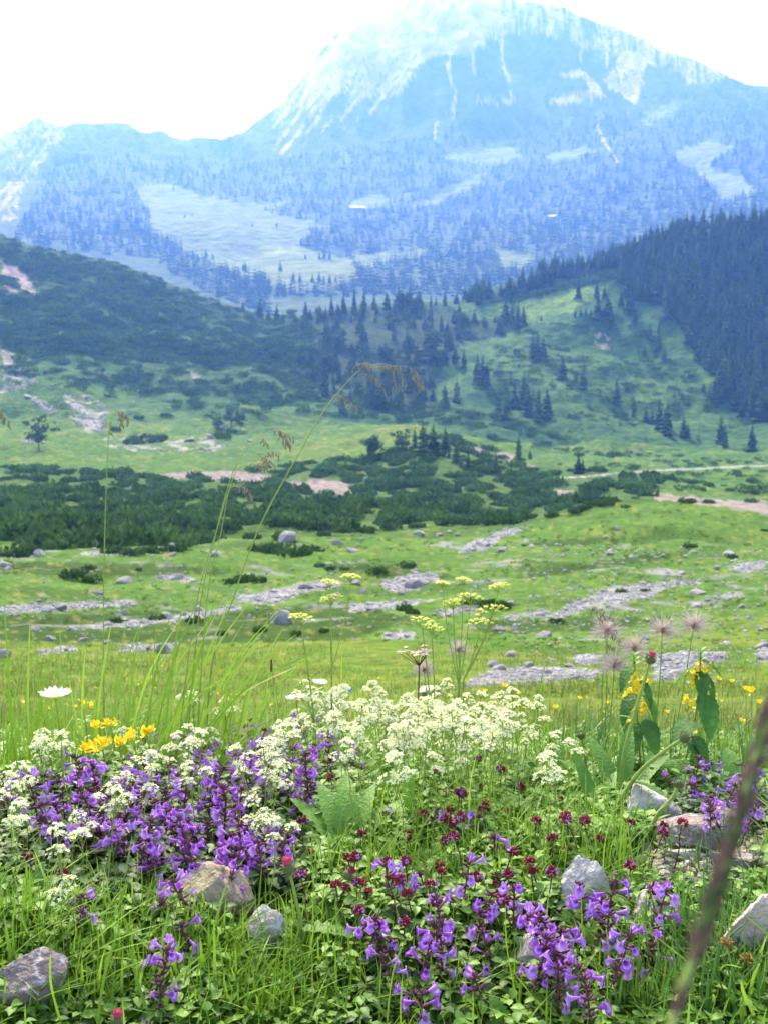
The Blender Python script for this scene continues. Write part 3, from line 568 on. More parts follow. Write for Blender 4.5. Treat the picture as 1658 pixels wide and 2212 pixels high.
for X, Y, w, h in [(607,1345,62,1.1),(352,1410,42,1.4),(622,1168,48,1),(370,1187,26,1.2),(374,1200,18,.9),(730,1175,26,.9),(762,1190,32,.6),(783,1167,12,1),(905,1156,30,.8),(948,1157,18,.8),(988,1157,14,1),(970,1150,12,1),(1305,1162,12,1),(1333,1143,16,1),(1484,1182,18,.7),(1430,1203,16,1),(890,1268,44,1),(868,1282,26,.8),(915,1262,24,.8),(770,1262,30,.9),(785,1280,22,1),(660,1272,36,.7),(700,1268,34,.7),(270,1258,36,.7),(380,1252,50,.5),(215,1283,22,.8),(85,1200,28,1),(40,1202,30,.7),(10,1222,26,.9),(460,1202,24,1),(272,1327,18,1.3),(100,1320,34,.7),(135,1315,30,.8),(360,1335,30,.9),(230,1352,28,.8),(310,1346,24,1),(400,1330,20,1),(540,1332,14,1),(430,1320,26,.9),(75,1360,26,.7),(160,1362,30,.7),(110,1382,26,.8),(180,1383,24,.7),(230,1390,22,.8),(5,1420,36,1),(310,1402,34,.5),(130,1405,40,.6),(720,1290,16,1),(965,1330,20,.8),(850,1310,20,.8),(800,1318,26,.7),(1100,1305,24,.6),(1160,1330,30,.7),(1175,1375,40,.7),(1080,1362,24,.7),(840,1374,28,.7),(880,1378,22,.8),(755,1350,16,.9),(1100,1418,36,.8),(1075,1448,40,.8),(1140,1440,28,.9),(1062,1440,34,1),(1230,1442,28,.8),(1180,1455,26,.8),(1440,1430,34,.8),(1500,1425,30,.8),(1550,1420,24,.8),(1470,1455,28,.8),(1645,1400,36,.8),(1650,1425,30,.7),(1505,1282,40,.6),(1600,1312,16,1),(1470,1240,22,.7),(1545,1230,20,1),(1300,1278,20,.8),(1390,1382,26,.8),(1300,1210,12,1),(1080,1192,18,.9),(1050,1180,20,.9),(1120,1150,20,.7),(20,1230,20,.7),(560,1298,22,.7),(1365,1205,20,.8),(475,925,26,.9),(455,945,20,.8),(60,860,20,.8),(290,955,16,1),(435,970,16,.8),(540,955,18,.8)]:
    boulder(X, Y, w, None, h)
mb = MB(); st = [rockgeo(90 + i, 1, (1, .8, .6), 4, .06) for i in range(5)]
def scatter_stones(P, n, sr, rmin=4, rmax=700, keep=None):
    Q = sample(P, n, rg); x, y = hit(Q[:, 0], Q[:, 1], 0, rmin, rmax); ok = ~np.isnan(x); x, y = x[ok], y[ok]; r = np.hypot(x, y)
    s = np.exp(rg.normal(0, .45, len(x))) * sr * (r * TV / 1106); z = zt(x, y) + s * .1; Rm = rotz_tilt(rg.uniform(0, 6.28, len(x)), rg.uniform(-.4, .4, len(x)), s); v = rg.integers(5, size=len(x))
    for k in range(5): e = v == k; merge(mb, *st[k], Rm[e], np.stack([x, y, z], 1)[e])
for P in GRAVEL:
    xs = [p[0] for p in P]; ys = [p[1] for p in P]; A = abs(sum(P[i][0]*P[(i+1) % len(P)][1]-P[(i+1) % len(P)][0]*P[i][1] for i in range(len(P)))) / 2
    big = max(ys) > 1400
    scatter_stones(P, int(A * (.10 if big else .075)) + 8, 3.4 if big else 2.6)
    cx, cy = np.mean(xs), np.mean(ys); scatter_stones([(cx + (x - cx) * 1.25, cy + (y - cy) * 1.8) for x, y in P], int(A * .016) + 6, 2.8)
scatter_stones([(1040,1170),(1300,1180),(1658,1190),(1658,1440),(1200,1440),(1000,1330)], 1300, 3.1); scatter_stones([(0,1190),(520,1200),(960,1220),(940,1390),(0,1400)], 420, 3.0); scatter_stones([(1090,1400),(1600,1395),(1600,1480),(1000,1490)], 160, 3.2)
for P in SCREEL: scatter_stones(P, 90, 2.6, 200, 470)
scatter_stones([(0,850),(250,850),(520,960),(500,985),(0,990)], 150, 2.0, 150, 420)
tag(mb.build('scree', m_lime, smooth=False), kind='stuff')
# power pole on the ridge, two huts under the mountain
m_wood = M('weathered_wood', (.16,.14,.13), (.10,.09,.085), scale=8, rough=.85)
p = G(152, 556, rmin=300) or G(152, 562, rmin=300); hp = 38 * pxm(p.length)
po = empty('power_pole', p, 'thin leaning power pole with a crossarm on the dark ridge', 'pole'); tv, tf = tube([(0,0,-.5),(-hp*.16,0,hp)], [.28,.2], 8); kid(po, MB().add(tv, tf).mesh('post', m_wood), 'post')
tv, tf = tube([(-hp*.16-1.5,0,hp*.93),(-hp*.15+1.5,0,hp*.95)], [.13,.13], 6); ca = kid(po, MB().add(tv, tf).mesh('crossarm', m_wood), 'crossarm')
for dx in (-1.3, 1.3):
    tv, tf = tube([(-hp*.155+dx,0,hp*.94),(-hp*.155+dx,0,hp*.94+.55)], [.1,.14], 6); kid(ca, MB().add(tv, tf).mesh('insulator', M('insulator_grey', (.4,.4,.4))), 'insulator')
m_wall = M('hut_wall', (.30,.24,.19), (.22,.17,.13), scale=1.5, rough=.8); m_roof = M('hut_roof', (.50,.50,.50), (.42,.42,.44), scale=1, rough=.5); m_dark = M('dark_window', (.03,.03,.035), rough=.2)
def hut(X, Y, w, d, h, rz, label):
    p = G(X, Y, rmin=800); o = empty('mountain_hut', p, label, 'hut', rz=rz); a, b = w/2, d/2; rh = h * .7
    V = [(-a,-b,-2),(a,-b,-2),(a,b,-2),(-a,b,-2),(-a,-b,h),(a,-b,h),(a,b,h),(-a,b,h),(-a,0,h+rh),(a,0,h+rh)]
    kid(o, MB().add(V, [(0,1,5,4),(1,2,6,5),(2,3,7,6),(3,0,4,7)]).add([V[4],V[7],V[8],V[5],V[6],V[9]], [(0,2,1),(3,4,5)]).mesh('wall', m_wall, False), 'wall')
    e = .8; RV = []
    for sg in (-1, 1):
        for zz in (0, .35): RV += [(-a-e, sg*(b+e), h-e*.6+zz+.1),(a+e, sg*(b+e), h-e*.6+zz+.1),(a+e,0,h+rh+zz+.1),(-a-e,0,h+rh+zz+.1)]
    rm_ = MB()
    for k in (0, 8): rm_.add(np.array(RV[k:k+8]), [(0,1,2,3),(7,6,5,4),(0,4,5,1),(1,5,6,2),(2,6,7,3),(3,7,4,0)])
    rf = kid(o, rm_.mesh('roof', m_roof, False), 'roof')
    for x in (-a*.5, a*.4):
        kid(o, MB().add([(x-.6,-b-.03,h*.45),(x+.6,-b-.03,h*.45),(x+.6,-b-.03,h*.8),(x-.6,-b-.03,h*.8)], [(0,1,2,3)]).mesh('window', m_dark, False), 'window')
hut(771, 455, 20, 10, 3.5, .25, 'white-roofed mountain hut on the far meadow under the cliffs'); hut(1191, 474, 9, 7, 3, -.2, 'tiny pale-roofed hut in a gap of the far forest')

def tussock(seed):
    r = np.random.default_rng(seed); V = []; F = []
    for k in range(9):
        a = r.uniform(0, 6.28); l = r.uniform(.5, 1); o_ = r.uniform(0, .5); n = len(V); c_, s_ = math.cos(a), math.sin(a); w = .10
        V += [(c_*o_ - s_*w, s_*o_ + c_*w, -.1), (c_*o_ + s_*w, s_*o_ - c_*w, -.1), (c_*(o_+.25*l), s_*(o_+.25*l), .55*l), (c_*(o_+.7*l), s_*(o_+.7*l), .75*l)]; F += [(n, n+1, n+2), (n+1, n+3, n+2)]
    return np.array(V), np.array(F)
m_tus = M('tussock_grass', (.065,.145,.018), (.12,.20,.028), island=True, rough=.8, spec=.1, tr=.5)
mb = MB(); TU = [tussock(700 + i) for i in range(4)]
for P, n in [([(0,1160),(1090,1140),(1450,1088),(1658,1108),(1658,1400),(0,1400)], 2300), ([(0,960),(860,916),(1658,1000),(1658,1080),(1400,1060),(1100,1000),(800,990),(0,1005)], 900)]:
    Q = sample(P, n, rg); x, y = hit(Q[:, 0], Q[:, 1], 0, 13, 330); ok = ~np.isnan(x); x, y = x[ok], y[ok]; SXp, SYp = Q[ok, 0], Q[ok, 1]
    k = (fbm(x * .25, y * .25, 79, 3) > .36 + .3 * rg.random(len(x))) & ~polys(SXp, SYp, GRAVEL); x, y = x[k], y[k]; s = rg.uniform(.05, .11, len(x)) * np.clip(np.hypot(x, y) / 30, .6, 2.2); v = rg.integers(4, size=len(x))
    for q in range(4): e_ = v == q; merge(mb, *TU[q], rotz(rg.uniform(0, 6.28, len(x)), s)[e_], np.stack([x, y, zt(x, y)], 1)[e_])
tag(mb.build('tussock_grass', m_tus, smooth=False), kind='stuff')
# ------------------------------------------------------------------ the flowering bank in front
rg = np.random.default_rng(11)
mg_leaf = M('herb_leaf', (.034,.080,.022), (.070,.145,.034), island=True, rough=.5, tr=.22, spec=.35)
mg_thy = M('thyme_leaf', (.085,.20,.024), (.20,.36,.05), island=True, rough=.5, tr=.25, spec=.35)
mg_stem = M('reddish_stem', (.10,.03,.045), (.15,.06,.05), scale=300, rough=.6)
mg_green = M('green_stem', (.24,.36,.06), (.33,.42,.11), scale=120, rough=.5, tr=.15)
mg_cal = M('purple_calyx', (.10,.035,.07), (.20,.085,.12), island=True, rough=.6, tr=.15)
mg_pur = M('violet_petal', (.36,.055,.60), (.46,.13,.74), scale=160, rough=.45, tr=.3, spec=.2)
mg_lil = M('pale_violet_petal', (.48,.20,.74), (.57,.29,.82), scale=160, rough=.45, tr=.3, spec=.2)
mg_wht = M('cream_petal', (.94,.93,.72), (.90,.90,.54), island=True, rough=.6, tr=.42)
mg_gal = M('bedstraw_green', (.17,.30,.035), (.26,.38,.06), island=True, rough=.5, tr=.3)
mg_red = M('crimson_bud', (.20,.012,.04), (.34,.04,.085), island=True, rough=.6, tr=.1)
mg_yel = M('yellow_petal', (.95,.80,.03), (.93,.66,.018), island=True, rough=.5, tr=.3)
mg_umb = M('yellow_green_floret', (.66,.68,.10), (.80,.78,.18), island=True, rough=.6, tr=.2)
mg_grs = M('grass_blade', (.13,.28,.016), (.27,.42,.05), island=True, rough=.45, tr=.38, spec=.3)
mg_brd = M('broad_leaf', (.09,.23,.025), (.14,.29,.04), scale=70, rough=.45, tr=.3, spec=.35, bump=.4, bs=260)
mg_net = M('nettle_leaf', (.045,.15,.032), (.085,.22,.045), scale=90, rough=.55, tr=.35, spec=.25, bump=.7, bs=200)
mg_spk = M('straw_spikelet', (.36,.31,.20), (.25,.19,.13), island=True, rough=.6, tr=.15)
mg_wdv = M('white_petal', (.86,.86,.88), (.80,.80,.85), scale=90, rough=.5, tr=.2)
mg_hair = M('seed_plume', (.66,.55,.52), (.50,.40,.40), island=True, rough=.7, tr=.35)
mg_pink = M('pink_floret', (.75,.13,.28), (.62,.06,.18), island=True, rough=.5, tr=.25)
mg_pal = M('pale_pink_floret', (.80,.60,.60), (.62,.38,.42), island=True, rough=.6, tr=.2)
mg_brn = M('sedge_brown', (.34,.20,.05), (.20,.11,.03), island=True, rough=.6)
mg_bra = M('spiny_bract', (.10,.14,.05), (.19,.20,.08), island=True, rough=.6, tr=.1)
mg_blu = M('blue_petal', (.12,.30,.85), rough=.5, tr=.2)
FG = [("tan stone",440,1940),("upright grey stone",565,2010),("crimson thistle bud",615,1858),("toothed leaf rosette",740,1760),("dark slate slab",50,2120),("pale ridged rock",1250,1900),("grey wedge stone",1430,1985),("pinkish rock",1610,2020),("white-veined rock",1420,1760),("white daisy",120,1505),("yellow vetch",250,1610),("oblong upright leaf",880,1660),("tall pink-tipped thistle",1400,1440),("near grass spike",1560,1880),("half-hidden pale rock",1200,2080),("sunken flat rock",1010,2195),("yellow archangel",1520,1450),("forget-me-nots",735,1495),("umbel trio",990,1400)]
def gnd(X, Y, h=0.0, rmin=.4, rmax=40):
    x, y = hit([X], [Y], h, rmin, rmax)
    if np.isnan(x[0]): return None
    return Vector((x[0], y[0], float(zt(x, y)[0])))
def scr(p): a, b = project(np.array(p.x), np.array(p.y), np.array(p.z)); return float(a), float(b)
def eul(Mx): return Matrix([list(r) for r in Mx]).to_euler()
# ---- shared little shapes
def corolla(seed=0):
    na = 16; prof = [(.0008,0),(.0011,.004),(.0019,.0085),(.0028,.0118)]; V = []
    r_ = random.Random(seed); lobes = [(-90,.0062,.85),(-35,.0048,.6),(-145,.0048,.6),(60,.0034,.5),(120,.0034,.5)]
    def L_(t):
        v = .0006
        for c, l, w in lobes:
            dd = abs((math.degrees(t) - c + 180) % 360 - 180); v = max(v, l * max(0, 1 - (dd / (38 * w + 14)) ** 2))
        return v
    for rad, y in prof:
        for j in range(na): t = 2*math.pi*j/na; V.append((rad*math.cos(t), y, rad*math.sin(t)*1.05))
    for f, dy in ((.45,.0012),(.8,.0010),(1.,-.0004)):
        for j in range(na):
            t = 2*math.pi*j/na; q = .0028 + L_(t)*f; low = math.sin(t) < -.2
            V.append((q*math.cos(t), .0118 + dy + (.0018*f if low else .0012*f) + r_.uniform(-.0004,.0004), q*math.sin(t) - (.0007*f if low else 0)))
    return np.array(V), ringq(7, na)
def pod(L=.006, w=.0013, n=5, taper=.45):
    V = []; 
    for t, q in ((0,.35),(.25,1),(.7,.9),(1,taper)):
        for j in range(n): a = 2*math.pi*j/n; V.append((w*q*math.cos(a), L*t, w*q*math.sin(a)))
    return np.array(V), ringq(4, n)
def floret(s=.0021, np_=4):
    V = []; F = []
    for k in range(np_):
        a = 2*math.pi*k/np_; c, sn = math.cos(a), math.sin(a); n = len(V)
        V += [(0,0,0),(c*s*.6 - sn*s*.36, sn*s*.6 + c*s*.36, s*.22),(c*s*1.05, sn*s*1.05, s*.3),(c*s*.6 + sn*s*.36, sn*s*.6 - c*s*.36, s*.22)]; F.append((n, n+3, n+2, n+1))
    return np.array(V), np.array(F)
FLO = floret(); POD = pod(); mg_thr = M('pale_throat', (.62,.44,.84), (.48,.28,.78), scale=300, rough=.5, tr=.3)
def cormesh(i, m_):
    V, F = corolla(i); k = np.arange(len(F)); thr = (k >= 48) & (k < 64); mb_ = MB(); mb_.add(V, F[~thr]); mb_.L.append(F[thr].ravel()); mb_.T.append(np.full(thr.sum(), 4)); mb_.M.append(np.full(thr.sum(), 1)); return mb_.mesh('flower', [m_, mg_thr])
COR = [cormesh(i, mg_pur) for i in range(3)] + [cormesh(9 + i, mg_lil) for i in range(2)]
def put(mb, geo, loc, d, up=(0,0,1), s=1, mi=0): mb.add(xf(geo[0], loc, frame(d, up), s), geo[1], mi)
def stemline(h, lean, rgn, n=6, wob=.06):
    a = rgn.uniform(0, 6.28); return [Vector((lean*h*(i/(n-1))**1.6*math.cos(a) + rgn.normal(0, wob*h*.2)*(i>0), lean*h*(i/(n-1))**1.6*math.sin(a) + rgn.normal(0, wob*h*.2)*(i>0), h*i/(n-1))) for i in range(n)]
def along(P, t):
    k = t * (len(P) - 1); i = min(int(k), len(P) - 2); return P[i].lerp(P[i+1], k - i)
# ---- calamint: dark sprigs with violet lipped tubes
def proto_cal(seed, h, nf, leaves=True):
    r = np.random.default_rng(seed); o = empty('calamint_sprig', (0,0,0), None, 'wildflower'); P = stemline(h, r.uniform(.1,.35), r)
    kid(o, MB().add(*tube([P[0] - Vector((0,0,.01))] + P, [.0011]*4 + [.0009]*3, 5)).mesh('stem', mg_stem), 'stem')
    fo = MB(); ca = MB(); spots = []
    nn = max(4, int(h / .0095))
    for k in range(nn):
        t = .12 + .86 * k / (nn - 1); p = along(P, t); a0 = k * 1.57 + r.uniform(-.3,.3); top = t > .42
        for q in (0, 1):
            a = a0 + q * math.pi; l = r.uniform(.007,.010) * (1.05 - .45*t); put(fo, leaf(l, l*.62, 4, .35, .3), p, (math.cos(a), math.sin(a), r.uniform(.0,.6)), s=1)
            if top:
                for e in (-.5, .5):
                    a2 = a + e + r.uniform(-.25,.25); d = Vector((math.cos(a2), math.sin(a2), r.uniform(.25,.9))).normalized(); q0 = p + d * .0015; put(ca, pod(r.uniform(.0055,.0075), .0014), q0, d)
                    spots.append((q0 + d * .0045, d, t))
    for q in range(6):
        a = r.uniform(0, 6.28); put(ca, pod(.005, .0010), P[-1], (math.cos(a)*.6, math.sin(a)*.6, 1))
    kid(o, fo.mesh('foliage', mg_leaf), 'foliage'); kid(o, ca.mesh('calyx_whorl', mg_cal), 'calyx_whorl')
    idx = r.permutation(len(spots))[:nf]
    for i in idx:
        p, d, t = spots[i]; d = Vector((d.x, d.y, r.uniform(-.25,.45))).normalized(); kid(o, COR[int(r.integers(5))], 'flower', p, eul(frame(d)), r.uniform(.66,.95))
    return o
CAL = [proto_cal(300 + i, h * .68, nf) for i, (h, nf) in enumerate([(.10,5),(.085,4),(.12,7),(.075,3),(.11,6),(.09,5),(.13,7),(.07,2),(.095,5)])]
used = set()
def use(p, i):
    if (id(p)) not in used: used.add(id(p)); return p
    return copy_tree(p)
def place(protos, i, X, Y, htop, desc, name_group, marks=FG, tilt=.16, smin=.9, smax=1.12, rmin=.4, rmax=3.2, rz=None):
    g = gnd(X, Y, htop, rmin, rmax)
    if g is None: return None
    o = use(protos[i], i); o.location = g; s = rg.uniform(smin, smax); o.scale = (s, s, s); o.rotation_euler = (rg.normal(0, tilt), rg.normal(0, tilt), rg.uniform(0, 6.28) if rz is None else rz)
    o['group'] = name_group; later(o, desc, X, Y, marks); return o
CALH = [.10,.085,.12,.075,.11,.09,.13,.07,.095]; CALN = [5,4,7,3,6,5,7,2,5]
def calamint(X, Y, i=None, grp='violet calamint sprigs on the bank', loose=False):
    i = int(rg.integers(9)) if i is None else i
    h = CALH[i]; adj = 'tall' if h > .105 else 'short' if h < .08 else 'dark'
    place(CAL, i, X, Y, h * .68 * .8, f'{adj}|violet calamint sprig|with {num(CALN[i])} lipped flowers', grp)
MAT = [[(15,1690),(200,1650),(430,1585),(520,1560),(600,1650),(600,1740),(610,1830),(560,1880),(420,1915),(360,1920),(260,1850),(150,1810),(60,1795),(0,1760)], [(500,1560),(560,1535),(640,1535),(745,1575),(745,1640),(690,1680),(640,1720),(560,1700)]]
def spaced(P, n, dx, dy):
    out = []
    for X, Y in sample(P, n * 30, rg):
        if all(((X-a)/dx)**2 + ((Y-b)/dy)**2 > 1 for a, b in out): out.append((X, Y))
        if len(out) >= n: break
    return out
for X, Y in spaced(MAT[0], 100, 29, 19): calamint(X, Y)
for X, Y in spaced(MAT[1], 28, 26, 16): calamint(X, Y)
for X, Y in spaced([(790,1960),(880,1905),(1020,1920),(1130,1960),(1200,1950),(1300,1915),(1370,1960),(1440,2040),(1400,2080),(1240,2160),(1150,2130),(1000,2040),(870,2110),(800,2060)], 30, 44, 36): calamint(X, Y)
for X, Y, i in [(320,2070,2),(385,2085,7),(345,2150,5),(250,2115,7),(430,2020,3),(145,1985,7),(175,1965,7),(855,1775,7),(910,1765,7),(1015,1795,3),(1065,1832,7),(905,2195,1),(880,2170,3),(1060,2150,7),(500,1925,7),(1210,2040,4),(1310,1960,6),(1180,1990,2)]: calamint(X, Y, i)
for X, Y in spaced([(1440,1670),(1560,1665),(1655,1680),(1655,1740),(1600,1770),(1480,1760)], 15, 30, 22): calamint(X, Y, int(rg.choice([1,3,5,7])))
# ---- bedstraw: slender green stems with whorls of needles and clouds of cream florets
def proto_gal(seed, h, nc, size=1.0):
    r = np.random.default_rng(seed); o = empty('bedstraw', (0,0,0), None, 'wildflower'); P = stemline(h, r.uniform(.05,.3), r); st = MB().add(*tube([P[0]-Vector((0,0,.01))]+P, .0007, 4)); fo = MB()
    nn = int(h / .019)
    for k in range(nn):
        p = along(P, .1 + .75*k/nn)
        for j in range(7):
            a = 2*math.pi*j/7 + k; put(fo, leaf(r.uniform(.006,.010), .0014, 3, .2, .35), p, (math.cos(a), math.sin(a), .25))
    tops = []
    for c in range(nc):
        t0 = .72 + .28 * (c + 1) / nc; p = along(P, min(1, t0)); a = c * 2.4 + r.uniform(-.5,.5); rad = r.uniform(.006,.02) * (c < nc - 1); q = p + Vector((math.cos(a)*rad, math.sin(a)*rad, r.uniform(.008,.02)))
        st.add(*tube([p - Vector((0,0,.012)), p.lerp(q, .6), q], .0005, 4)); tops.append(q)
    kid(o, st.mesh('stem', mg_green), 'stem'); kid(o, fo.mesh('foliage', mg_gal), 'foliage')
    for q in tops:
        m = MB(); n = int(r.integers(30, 46)); R_ = r.uniform(.0075,.0125) * size
        for k in range(n):
            a = r.uniform(0, 6.28); u = math.sqrt(r.random()); d = Vector((math.cos(a)*u, math.sin(a)*u, .0)); e = Vector((d.x*R_, d.y*R_, R_*.55*(1-u*u) + r.uniform(-.0015,.002)))
            nrm = Vector((d.x*.8 + r.normal(0,.35), d.y*.8 + r.normal(0,.35), 1)).normalized(); x = nrm.orthogonal().normalized(); y = nrm.cross(x)
            m.add(np.array(FLO[0]) * r.uniform(.85,1.3) @ np.array([x[:], y[:], nrm[:]]) + np.array(e), FLO[1], 0)
            if k % 4 == 0: put(m, pod(.0022, .0008, 4), (e.x*1.05, e.y*1.05, e.z-.002), (d.x+.01, d.y, .8), mi=1)
        for k in range(6):
            a = 2*math.pi*k/6; m.add(*tube([(0,0,-.004), (R_*.55*math.cos(a), R_*.55*math.sin(a), R_*.3)], .0003, 3), 1)
        kid(o, m.mesh('flower_cluster', [mg_wht, mg_gal]), 'flower_cluster', q)
    return o
GALP = [(.115,3),(.10,4),(.14,5),(.07,2),(.12,4),(.06,2),(.13,4),(.095,3)]
GAL = [proto_gal(400 + i, h, nc) for i, (h, nc) in enumerate(GALP)]
def bedstraw(X, Y, i=None, hh=None):
    i = int(rg.integers(8)) if i is None else i; h, nc = GALP[i]
    place(GAL, i, X, Y - 8, h * 1.05, f"{'tall' if h > .118 else 'short' if h < .075 else 'slender'}|cream bedstraw stem|with {num(nc)} flower clusters", 'cream bedstraw on the bank', tilt=.1)
for X, Y in spaced([(640,1525),(700,1500),(780,1455),(880,1450),(960,1462),(1040,1525),(1130,1570),(1125,1600),(1000,1615),(900,1605),(800,1605),(700,1565)], 130, 13, 8.5): bedstraw(X, Y - 14)
for X, Y in [(445,1462),(470,1480),(500,1505),(520,1530),(455,1525),(540,1500),(575,1490),(600,1480),(590,1510),(90,1625),(430,1605),(370,1640),(230,1725),(300,1700),(15,1740),(570,1680),(590,1665),(560,1725),(600,1640),(615,1600),(640,1580),(660,1620)]: bedstraw(X, Y - 6, int(rg.choice([0, 7, 1, 3])))
for X, Y in [(440,1470),(505,1520),(430,1520),(480,1545),(110,1605),(150,1618),(390,1605),(430,1600),(405,1645),(20,1740),(60,1690),(230,1735),(270,1720),(180,1785),(570,1690),(590,1670),(560,1735),(600,1650),(580,1780),(605,1815),(270,1602),(400,1585),(470,1560),(90,1640),(130,1835),(165,1910),(1195,1640),(1210,1668),(1185,1655),(1030,1632),(1062,1640),(1095,1620),(1120,1572),(1060,1600),(880,1655),(925,1668),(900,1640),(1175,1550),(1160,1600),(560,1500),(580,1490),(1200,1610),(600,1720),(690,1560),(640,1560),(760,1600),(420,1680)]: bedstraw(X, Y, None if X > 620 else int(rg.choice([0, 3, 5, 7])))
# ---- thyme: creeping sprigs with crimson button heads
def proto_thy(seed, h, big):
    r = np.random.default_rng(seed); o = empty('thyme_sprig', (0,0,0), None, 'wildflower'); P = stemline(h, r.uniform(.1,.3), r, 5); kid(o, MB().add(*tube([P[0]-Vector((0,0,.01))]+P, .0008, 4)).mesh('stem', mg_stem), 'stem'); fo = MB()
    for k in range(5):
        p = along(P, .1 + .85*k/4); a = k*1.57
        for q in (0, math.pi): l = r.uniform(.007,.0105); put(fo, leaf(l, l*.62, 4, .15, .2), p, (math.cos(a+q), math.sin(a+q), r.uniform(0,.5)))
    kid(o, fo.mesh('foliage', mg_thy), 'foliage'); hd = MB()
    for k in range(34):
        u = r.uniform(-.4, 1); a = r.uniform(0, 6.28); c = math.sqrt(1-u*u); d = Vector((c*math.cos(a), c*math.sin(a), u)); put(hd, pod(.0034*big, .0010*big, 5, .7), d*.0022*big, d)
    kid(o, hd.mesh('flower_head', mg_red), 'flower_head', P[-1] + Vector((0,0,.002)))
    if seed % 3 == 0:
        for q in range(2): kid(o, COR[3], 'flower', P[-1] + Vector((0,0,.003)), eul(frame((math.cos(q*2.5), math.sin(q*2.5), .4))), .42)
    return o
THYP = [(.045,1.0),(.06,1.2),(.035,.85),(.05,1.1),(.055,1.3)]; THY = [proto_thy(500 + i, h, b) for i, (h, b) in enumerate(THYP)]
c7 = lambda l: [(829.4 + a*.4998, 1468.8 + b*.4997) for a, b in l]; c6 = lambda l: [(a*.5003, 1468.8 + b*.5003) for a, b in l]
for X, Y in c7([(375,330),(320,365),(495,415),(570,405),(245,480),(290,480),(310,505),(440,545),(425,570),(760,580),(890,580),(1040,565),(1055,650),(1140,650),(1215,635),(1255,640),(285,635),(135,655),(705,715),(1145,835),(590,810),(690,830),(690,880),(370,820),(450,845),(500,955),(155,950),(110,985),(110,755),(10,755),(360,545),(295,575),(645,635),(1070,740),(855,655),(560,910),(600,755),(230,560),(480,700),(820,600)]) + c6([(210,780),(180,775),(1110,840),(1320,900),(1300,645),(1310,700),(1365,715),(1510,750),(1510,785),(1395,855),(1555,915),(1550,935),(1525,1020),(1580,1050),(1460,410),(1570,400),(1410,360),(1630,680),(1480,900),(370,430),(1600,700)]):
    i = int(rg.integers(5)); place(THY, i, X, Y, THYP[i][0]*1.05, f"{'plump' if THYP[i][1] > 1.15 else 'small' if THYP[i][1] < .9 else 'dark'}|crimson thyme head|", 'crimson thyme heads', tilt=.2)
for X, Y in spaced([(1000,1690),(1290,1745),(1230,1880),(1000,1930),(780,1960),(690,1890),(800,1840)], 26, 42, 26):
    i = int(rg.integers(5)); place(THY, i, X, Y, THYP[i][0]*1.05, f"{'plump' if THYP[i][1] > 1.15 else 'small' if THYP[i][1] < .9 else 'dark'}|crimson thyme head|", 'crimson thyme heads', tilt=.2)
# ---- broad helpers for single plants
def base_under(X, Y, r): p, _ = ray(X, Y); x, y = r*math.sin(p), r*math.cos(p); return Vector((x, y, float(zt(np.array([x]), np.array([y]))[0])))
def plant(name, X, Y, label, cat='wildflower', group=None, r=None, g=None):
    g = g or (base_under(X, Y, r) if r else gnd(X, Y)); return empty(name, g, label, cat, group), g
def curve(pts, n=12):
    """smooth run through a few points"""
    P = [Vector(p) for p in pts]; out = []
    for i in range(len(P)-1):
        a, b, c, d = P[max(0,i-1)], P[i], P[i+1], P[min(len(P)-1,i+2)]
        for k in range(n):
            t = k/n; out.append(.5*((2*b)+(c-a)*t+(2*a-5*b+4*c-d)*t*t+(3*b-a-3*c+d)*t**3))
    return out + [P[-1]]
SPK = pod(.0065, .0011, 4, .15)
def panicle(mb, P, rgn, n, droop=.02, sp=1.0):
    """hanging one-sided branchlet set with spikelets"""
    for k in range(n):
        p = P[int((k+.5)/n*(len(P)-1))]; d = Vector((rgn.uniform(-.35,.35), rgn.uniform(-.4,.4), -1)).normalized()
        for q in range(2): put(mb, SPK, p + d*.0035*q + Vector((rgn.normal(0,.001),0,0)), d + Vector((rgn.uniform(-.4,.4),0,0)), (0,1,.1), sp*rgn.uniform(.8,1.25), 1)
def stalk(name, path, r, branches, label, thick=.0009):
    """a long culm through survey points at range r, with drooping branches of spikelets"""
    o, g = plant(name, path[0][0], path[0][1], label, 'grass stalk', 'long flowering grass stalks', r=r)
    W = [at(X, Y, r) - g for X, Y in path[1:]]; P = curve([(0,0,-.01)] + W, 10); n = len(P)
    kid(o, MB().add(*tube(P, [thick*(1.25-.75*i/n) for i in range(n)], 5)).mesh('culm', mg_green), 'culm')
    rn = np.random.default_rng(len(path)*7 + abs(int(path[0][0]))); pm = MB()
    for br in branches:
        B = curve([at(X, Y, r + rn.uniform(-.01,.01)) - g for X, Y in br[0]], 8); pm.add(*tube(B, .00035, 3), 0); B2 = B[int(len(B)*br[2]):]; panicle(pm, B2, rn, br[1], sp=br[3] if len(br) > 3 else 1)
    if branches: kid(o, pm.mesh('panicle', [mg_spk, mg_spk], False), 'panicle')
    return o
stalk('grass_stalk', [(440,1600),(458,1440),(505,1290),(560,1140),(640,990),(705,880),(768,806)], 1.75, [([(768,806),(790,790),(830,786),(860,800),(880,835)],10,.25),([(768,806),(800,795),(850,790),(895,800),(912,838)],12,.35),([(760,812),(790,808),(815,820),(832,850)],9,.2),([(800,795),(840,795),(850,812),(852,838)],7,.4),([(690,895),(720,858),(745,860),(775,886)],8,.4),([(752,820),(762,795),(785,784),(800,786)],5,.3),([(880,808),(898,815),(905,832),(908,838)],6,.2)], 'longest flowering grass stalk, arching high over the umbels with a drooping golden panicle', .0014)
